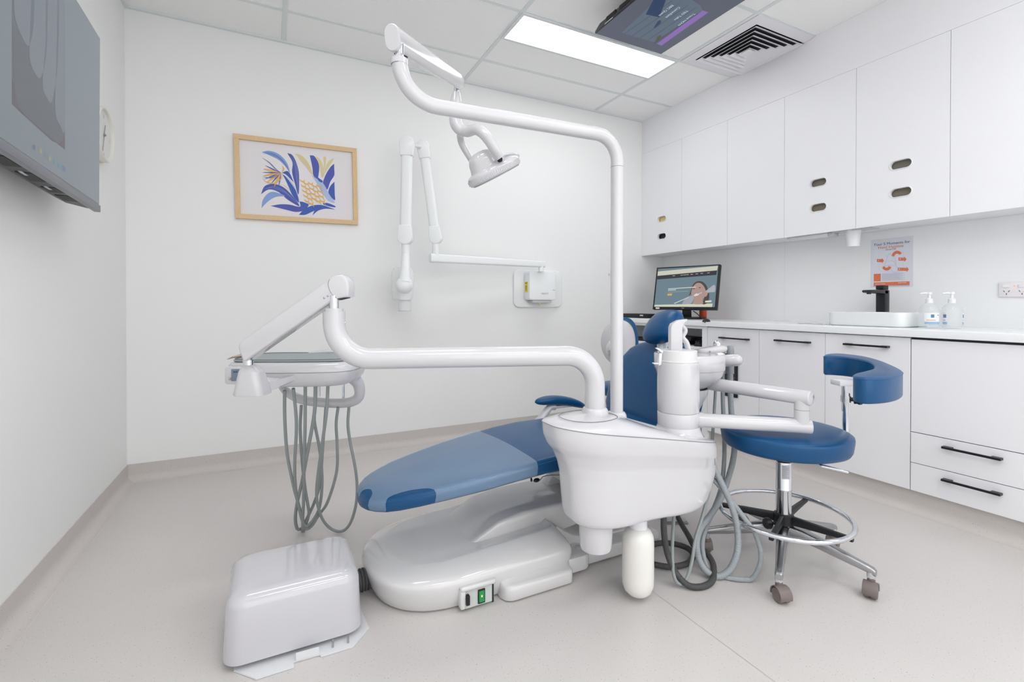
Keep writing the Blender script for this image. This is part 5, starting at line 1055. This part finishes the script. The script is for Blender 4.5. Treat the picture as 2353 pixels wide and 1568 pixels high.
HZ = [  # paths read from the photo: hose outlet -> floor -> hanger
 [(212, 150), (213, 400), (235, 720), (290, 1000), (330, 1150), (375, 1310), (400, 1395), (455, 1370), (520, 1270), (600, 1150), (680, 880), (685, 640), (676, 450), (693, 300)],
 [(290, 130), (318, 450), (303, 800), (310, 1020), (340, 1200), (375, 1330), (412, 1370), (480, 1300), (530, 1180), (550, 960), (530, 700), (483, 450), (480, 380)],
 [(362, 280), (352, 500), (370, 780), (395, 1020), (425, 1200), (430, 1260), (405, 1350), (375, 1425), (380, 1200), (385, 1000)],
 [(398, 100), (395, 500), (385, 900), (385, 1100), (375, 1300), (375, 1425), (388, 1400), (400, 1330), (470, 1180), (530, 980), (560, 600), (583, 300)],
 [(490, 100), (480, 350), (430, 640), (370, 960), (325, 1160), (308, 1300), (325, 1395), (360, 1395)],
 [(602, 90), (590, 330), (560, 560), (520, 850), (500, 1040), (510, 1180), (560, 1320), (640, 1400), (730, 1415), (800, 1350), (850, 1200), (865, 1040), (850, 860), (800, 600), (782, 450), (792, 290)],
]
for i, hz_p in enumerate(HZ):
    n = len(hz_p); ys = [p[1] for p in hz_p]; ymax = max(ys); im = ys.index(ymax)
    pts = []
    for k, (x, y) in enumerate(hz_p):
        f = min(1, max(0, (y-100)/1300)); d0 = 1.80 if k <= im else 1.99; dl = [2.10, 2.10, 2.12, 2.10, 2.11, 2.10][i]; pts.append((*z7(x, y), d0+(dl-d0)*f**1.3))
    if i == 2: pts = [(a, b, max(d, 1.99)) for a, b, d in pts]
    hose('instrument_hose', pts, .0062 if i != 4 else .0068, HOSE, amp=0)
tag(obj('pliers', G().tube([D(522, 826, 1.78), D(536, 821, 1.78), D(556, 817, 1.80)], [.001, .004, .006], 8), mat('rust_steel', (170, 150, 138), .4, metal=.4)), 'small tarnished instrument lying on the corner of the grey tray mat', 'dental instrument')

# ================================================================ STOOL
SX, SY = 1.790, 1.187
t = thing('dental_stool', 'round blue stool with chrome foot ring and curved arm support', 'stool', (SX, SY, 0)); T0 = Matrix.Translation((SX, SY, 0))
for k in range(5):
    an = math.radians(-149+72*k); Mx = T0 @ Matrix.Rotation(an, 4, 'Z'); Lr = .283
    g = G(); g.loft([[tuple(Mx @ Vector((x, a*w_, z+b*h_))) for a, b in supere(20, 4)] for x, w_, z, h_ in ((.025, .024, .135, .018), (.07, .022, .132, .020), (.14, .018, .120, .019), (.22, .0145, .103, .015), (Lr-.012, .013, .093, .012), (Lr+.006, .013, .088, .012), (Lr+.014, .011, .084, .010))]); lg = obj('leg', g, ALU if k in (0, 1, 2, 3, 4) else CHROME, t, sharp=50)
    obj('leg_end', G().lathe([(.0125, .062), (.0135, .066), (.0135, .085)], Mx @ Matrix.Translation((Lr, 0, 0)), 20), CHROME, lg)
    ca = math.radians([250, 200, 15, 100, 60][k]); Cm = T0 @ Matrix.Rotation(an, 4, 'Z') @ Matrix.Translation((Lr, 0, 0)) @ Matrix.Rotation(ca-an, 4, 'Z'); wr_ = .0255
    g = G(); Wm = Cm @ Matrix.Translation((.012, 0, wr_)) @ Matrix.Rotation(PI/2, 4, 'X')
    P_ = []
    cs_ = obj('castor', G().lathe([(wr_-.004, -.020), (wr_, -.016), (wr_, -.004), (wr_-.003, -.002), (wr_-.003, .002), (wr_, .004), (wr_, .016), (wr_-.004, .020)], Wm, 28), CAST, t)
    g = G(); R1 = wr_+.004; arcp = [(math.cos(a), math.sin(a)) for a in np.linspace(math.radians(-15), math.radians(195), 18)]
    g.loft([[tuple(Wm @ Vector((c_*R_, s_*R_, z))) for R_, z in ((R1-.003, -.021), (R1-.001, -.022), (R1, -.018), (R1, .018), (R1-.001, .022), (R1-.003, .021), (R1-.003, -.017), (R1-.004, .0))] for c_, s_ in arcp]); g.tube([Cm @ Vector((0, 0, .048)), Cm @ Vector((0, 0, .064))], .012, 16); obj('hood', g, CAST, cs_)
obj('base_hub', G().lathe([(.024, .105), (.033, .110), (.035, .135), (.032, .155), (.028, .160)], T0, 32), ALU, t)
g = G(); g.lathe([(.0275, .155), (.0275, .285), (.0285, .287), (.0285, .292), (.0275, .294), (.0275, .392), (.0265, .396)], T0, 32); cl = obj('column', g, CHROME, t)
obj('column_ring', G().lathe([(.0255, .395), (.0275, .398), (.0275, .404), (.0255, .406)], T0, 32), BLACK, cl)
obj('inner_column', G().lathe([(.0235, .404), (.0235, .415), (.025, .417), (.025, .425), (.0235, .427), (.0235, .46)], T0, 32), CHROME, cl)
n_ = 14; a0 = math.radians(200); a1 = math.radians(262)
g = G(); g.add([(SX+.0279*math.cos(a0+(a1-a0)*k/n_), SY+.0279*math.sin(a0+(a1-a0)*k/n_), z) for z in (.335, .388) for k in range(n_+1)], [(k, k+1, n_+2+k, n_+1+k) for k in range(n_)]); lb_ = obj('data_label', g, mat('silver_label', (196, 198, 200), .35), cl)
g = G()
for k in range(8):
    z = .383-.0058*k; b0_ = a0+.10; b1_ = a0+.10+(.75 if k % 3 else .5); g.add([(SX+.0281*math.cos(b0_+(b1_-b0_)*j/6), SY+.0281*math.sin(b0_+(b1_-b0_)*j/6), zz_) for zz_ in (z, z+.0012) for j in range(7)], [(j, j+1, 8+j, 7+j) for j in range(6)])
obj('label_lines', g, MGREY, lb_)
# foot ring
zr_ = .192; RR = .229; g = G(); g.tube([(SX+RR*math.cos(a), SY+RR*math.sin(a), zr_) for a in np.linspace(0, 2*PI, 73)], .0095, 16, caps=False); obj('foot_ring', g, CHROME, t)
g = G(); g.lathe([(.030, .150), (.036, .155), (.036, .190), (.030, .196)], T0, 28)
for px, py in ((1962, 1236), (1688, 1160), (1832, 1158), (1772, 1232)):
    q = on(px, py, 2, zr_); an = math.atan2(q.y-SY, q.x-SX); Mx = T0 @ Matrix.Rotation(an, 4, 'Z'); g.loft([[tuple(Mx @ Vector((x, a*.008, z+b*h_))) for a, b in supere(12, 5)] for x, z, h_ in ((.025, .175, .018), (.10, .178, .014), (.20, .182, .009), (.236, .183, .008))])
obj('foot_ring_spider', g, BLACK, t, sharp=40)
q = D(1766, 1203, 1.83); g = G(); g.tube([q, q+R*.05], .006, 10); g.lathe([(.016, -.012), (.021, -.006), (.021, .008), (.012, .016)], frame(q-R*.004, F, U), 12); obj('clamp_knob', g, BLACK, t)
# seat
SR = .229; g = G(); g.lathe([(.15, .452), (.205, .454), (.218, .460), (.224, .472), (SR-.001, .500), (SR, .512), (SR-.002, .520), (SR-.008, .525), (.20, .531), (.14, .537), (.07, .540), (.005, .541)], T0, 72); st = obj('seat', g, BLUE, t, sharp=80)
g = G(); g.tube([(SX+(SR-.003)*math.cos(a), SY+(SR-.003)*math.sin(a), .5195) for a in np.linspace(0, 2*PI, 73)], .0014, 6, caps=False); obj('piping', g, BLUE2, st)
obj('seat_plate', G().lathe([(.10, .440), (.14, .444), (.16, .453)], T0, 40), LGREY, t)
a_, b_ = on(1890, 1072, 2, .448), on(1950, 1086, 2, .440); g = G(); g.tube([Vector((SX+.03, SY, .448)), a_, b_], .005, 10); obj('height_lever', g, CHROME, t)
# arm support
PO = D(1944, 900, 1.93); g = G(); g.tube(cr([(SX+.05, SY-.01, .446), (SX+.18, SY-.03, .444), (PO.x-.02, PO.y+.002, .447), (PO.x, PO.y, .48), (PO.x, PO.y, .53), (PO.x, PO.y, .60)], 8), .0125, 18); pt_ = obj('support_post', g, CHROME, t)
obj('telescopic_post', ex((PO.x, PO.y, .58), (PO.x, PO.y, .695), .0155, 24), CHROME, pt_)
zc_ = D(1942, 917, 1.93).z; obj('clamp_collar', ex((PO.x, PO.y, zc_-.013), (PO.x, PO.y, zc_+.013), .0185, 24), CHROME, pt_)
kn = D(1972, 919, 1.90); g = G(); o_ = []
for k in range(36): a = 2*PI*k/36; rr2 = .018*(1+.16*math.cos(6*a)); o_.append((rr2*math.cos(a), rr2*math.sin(a)))
KMx = frame(kn, (F-R*.35), U); g.prism(o_, -.010, .010, KMx, .003); g.tube([kn, D(1950, 918, 1.92)], .008, 12); obj('clamp_knob', g, BLACK, pt_)
ZA_ = .787
OUT = [(1892, 817), (1900, 813.5), (1925, 812), (1958, 815), (1992, 820), (2025, 829), (2052, 840), (2070, 849), (2075, 855), (2066, 861), (2045, 865.5), (2015, 868), (1988, 868), (1966, 865), (1960, 861), (1968, 857), (1985, 853), (2003, 848), (2010, 842), (2007, 836), (1996, 830), (1975, 825), (1945, 821), (1915, 819), (1896, 818.5)]
OP = [on(x, y, 2, ZA_) for x, y in OUT]; OP = cr(OP+[OP[0]], 4)[:-1]
g = G(); g.prism([(p.x, p.y) for p in OP], ZA_-.083, ZA_, None, .007, 3); pd = obj('arm_pad', g, BLUE, t, sharp=50)
g = G(); g.tube([Vector((p.x, p.y, ZA_-.006)) for p in OP]+[Vector((OP[0].x, OP[0].y, ZA_-.006))], .0013, 6, caps=False); obj('piping', g, BLUE2, pd)
bq = Vector((PO.x, PO.y, 0)); g = G(); g.box((-.045, -.030, 0), (.045, .030, .022), .003, M=frame((bq.x, bq.y, .685), R, (F.x, F.y, 0)) ); obj('pad_bracket', g, SATIN, pt_)
g = G(); g.ellipsoid(on(1912, 847, 2, .703), (.03, .02, .008), n=10); obj('pad_mount', g, DARKIN, pd)

# ================================================================ SECOND STOOL (behind the chair)
bc2 = D(1430, 787, 2.95); t = thing('dental_stool', 'stool with white-shelled blue backrest half hidden behind the chair pole', 'stool', (bc2.x+.12, bc2.y+.10, 0)); s2 = Vector((bc2.x+.14, bc2.y+.12, 0)); T2 = Matrix.Translation(s2)
BMx = frame(bc2, R, U); zb3 = 1 if (BMx.to_3x3() @ Vector((0, 0, 1))).dot(F) > 0 else -1
g = G(); g.loft([[tuple(BMx @ Vector((a*.098*k+.022, b*.150*k, zb3*(z+.05*(a*k)**2)))) for a, b in supere(56, 2.1)] for z, k in ((.02, .9), (.022, .98), (.035, 1.03), (.055, 1.03), (.068, .95), (.075, .6), (.077, .2))]); obj('backrest_cushion', g, BLUE, t, sharp=80)
g = G(); g.loft([[tuple(BMx @ Vector((a*.110*k-.010, b*.142*k-.004, zb3*(z+.05*(a*k)**2)))) for a, b in supere(56, 2.1)] for z, k in ((.020, 1.0), (.010, .99), (.0, .9), (-.006, .6), (-.008, .2))]); sh = obj('backrest_shell', g, CHW, t, sharp=80)
hb_ = D(1412, 803, 2.90); g = G(); g.ellipsoid(hb_, (.055, .05, .062), n=16); hub = obj('pivot_hub', g, CHW, t); obj('hub_slot', G().box((-.006, -.018, -.004), (.010, .018, .004), M=frame(D(1401, 812, 2.855), R, U)), MGREY, hub)
obj('back_post', ex(hb_+Vector((.02, .02, -.03)), s2+Vector((-.1, -.06, .42)), .014), CHROME, t)
obj('seat', G().lathe([(.12, .42), (.17, .425), (.185, .44), (.188, .47), (.18, .485), (.1, .495), (.005, .497)], T2, 48), BLUE, t, sharp=80)
obj('column', G().lathe([(.026, .09), (.026, .3), (.02, .3), (.02, .42)], T2), CHROME, t)
for k in range(5):
    Mx = T2 @ Matrix.Rotation(math.radians(20+72*k), 4, 'Z'); g = G(); g.loft([[tuple(Mx @ Vector((x, a*.014, z+b*.014))) for a, b in supere(12, 4)] for x, z in ((.0, .11), (.12, .10), (.24, .075))]); lg = obj('leg', g, ALU, t)
    obj('castor', G().lathe([(.02, -.016), (.024, -.012), (.024, .012), (.02, .016)], Mx @ Matrix.Translation((.24, 0, .0245)) @ Matrix.Rotation(PI/2, 4, 'X'), 20), CAST, t)
# ================================================================ FLOOR CONTROL
q = on(1556, 1203, 2, 0); t = thing('foot_control', 'small light grey foot control on the floor beyond the hoses', 'foot control', (q.x, q.y+.02, 0))
Fm = frame((q.x, q.y+.02, 0), R, (F.x, F.y, 0)); zq = 1 if (Fm.to_3x3() @ Vector((0, 0, 1))).z > 0 else -1
def fb(x0, y0, x1, y1, z0, z1, b=.004): a_, c_ = sorted((z0*zq, z1*zq)); return G().box((x0, y0, a_), (x1, y1, c_), b, M=Fm)
obj('sole', fb(-.055, -.03, .058, .07, .0005, .008), MGREY, t); obj('body', fb(-.05, -.027, .05, .05, .008, .034, .008), LGREY, t); obj('valve_knob', fb(.005, -.015, .028, .01, .034, .052, .003), SATIN, t)
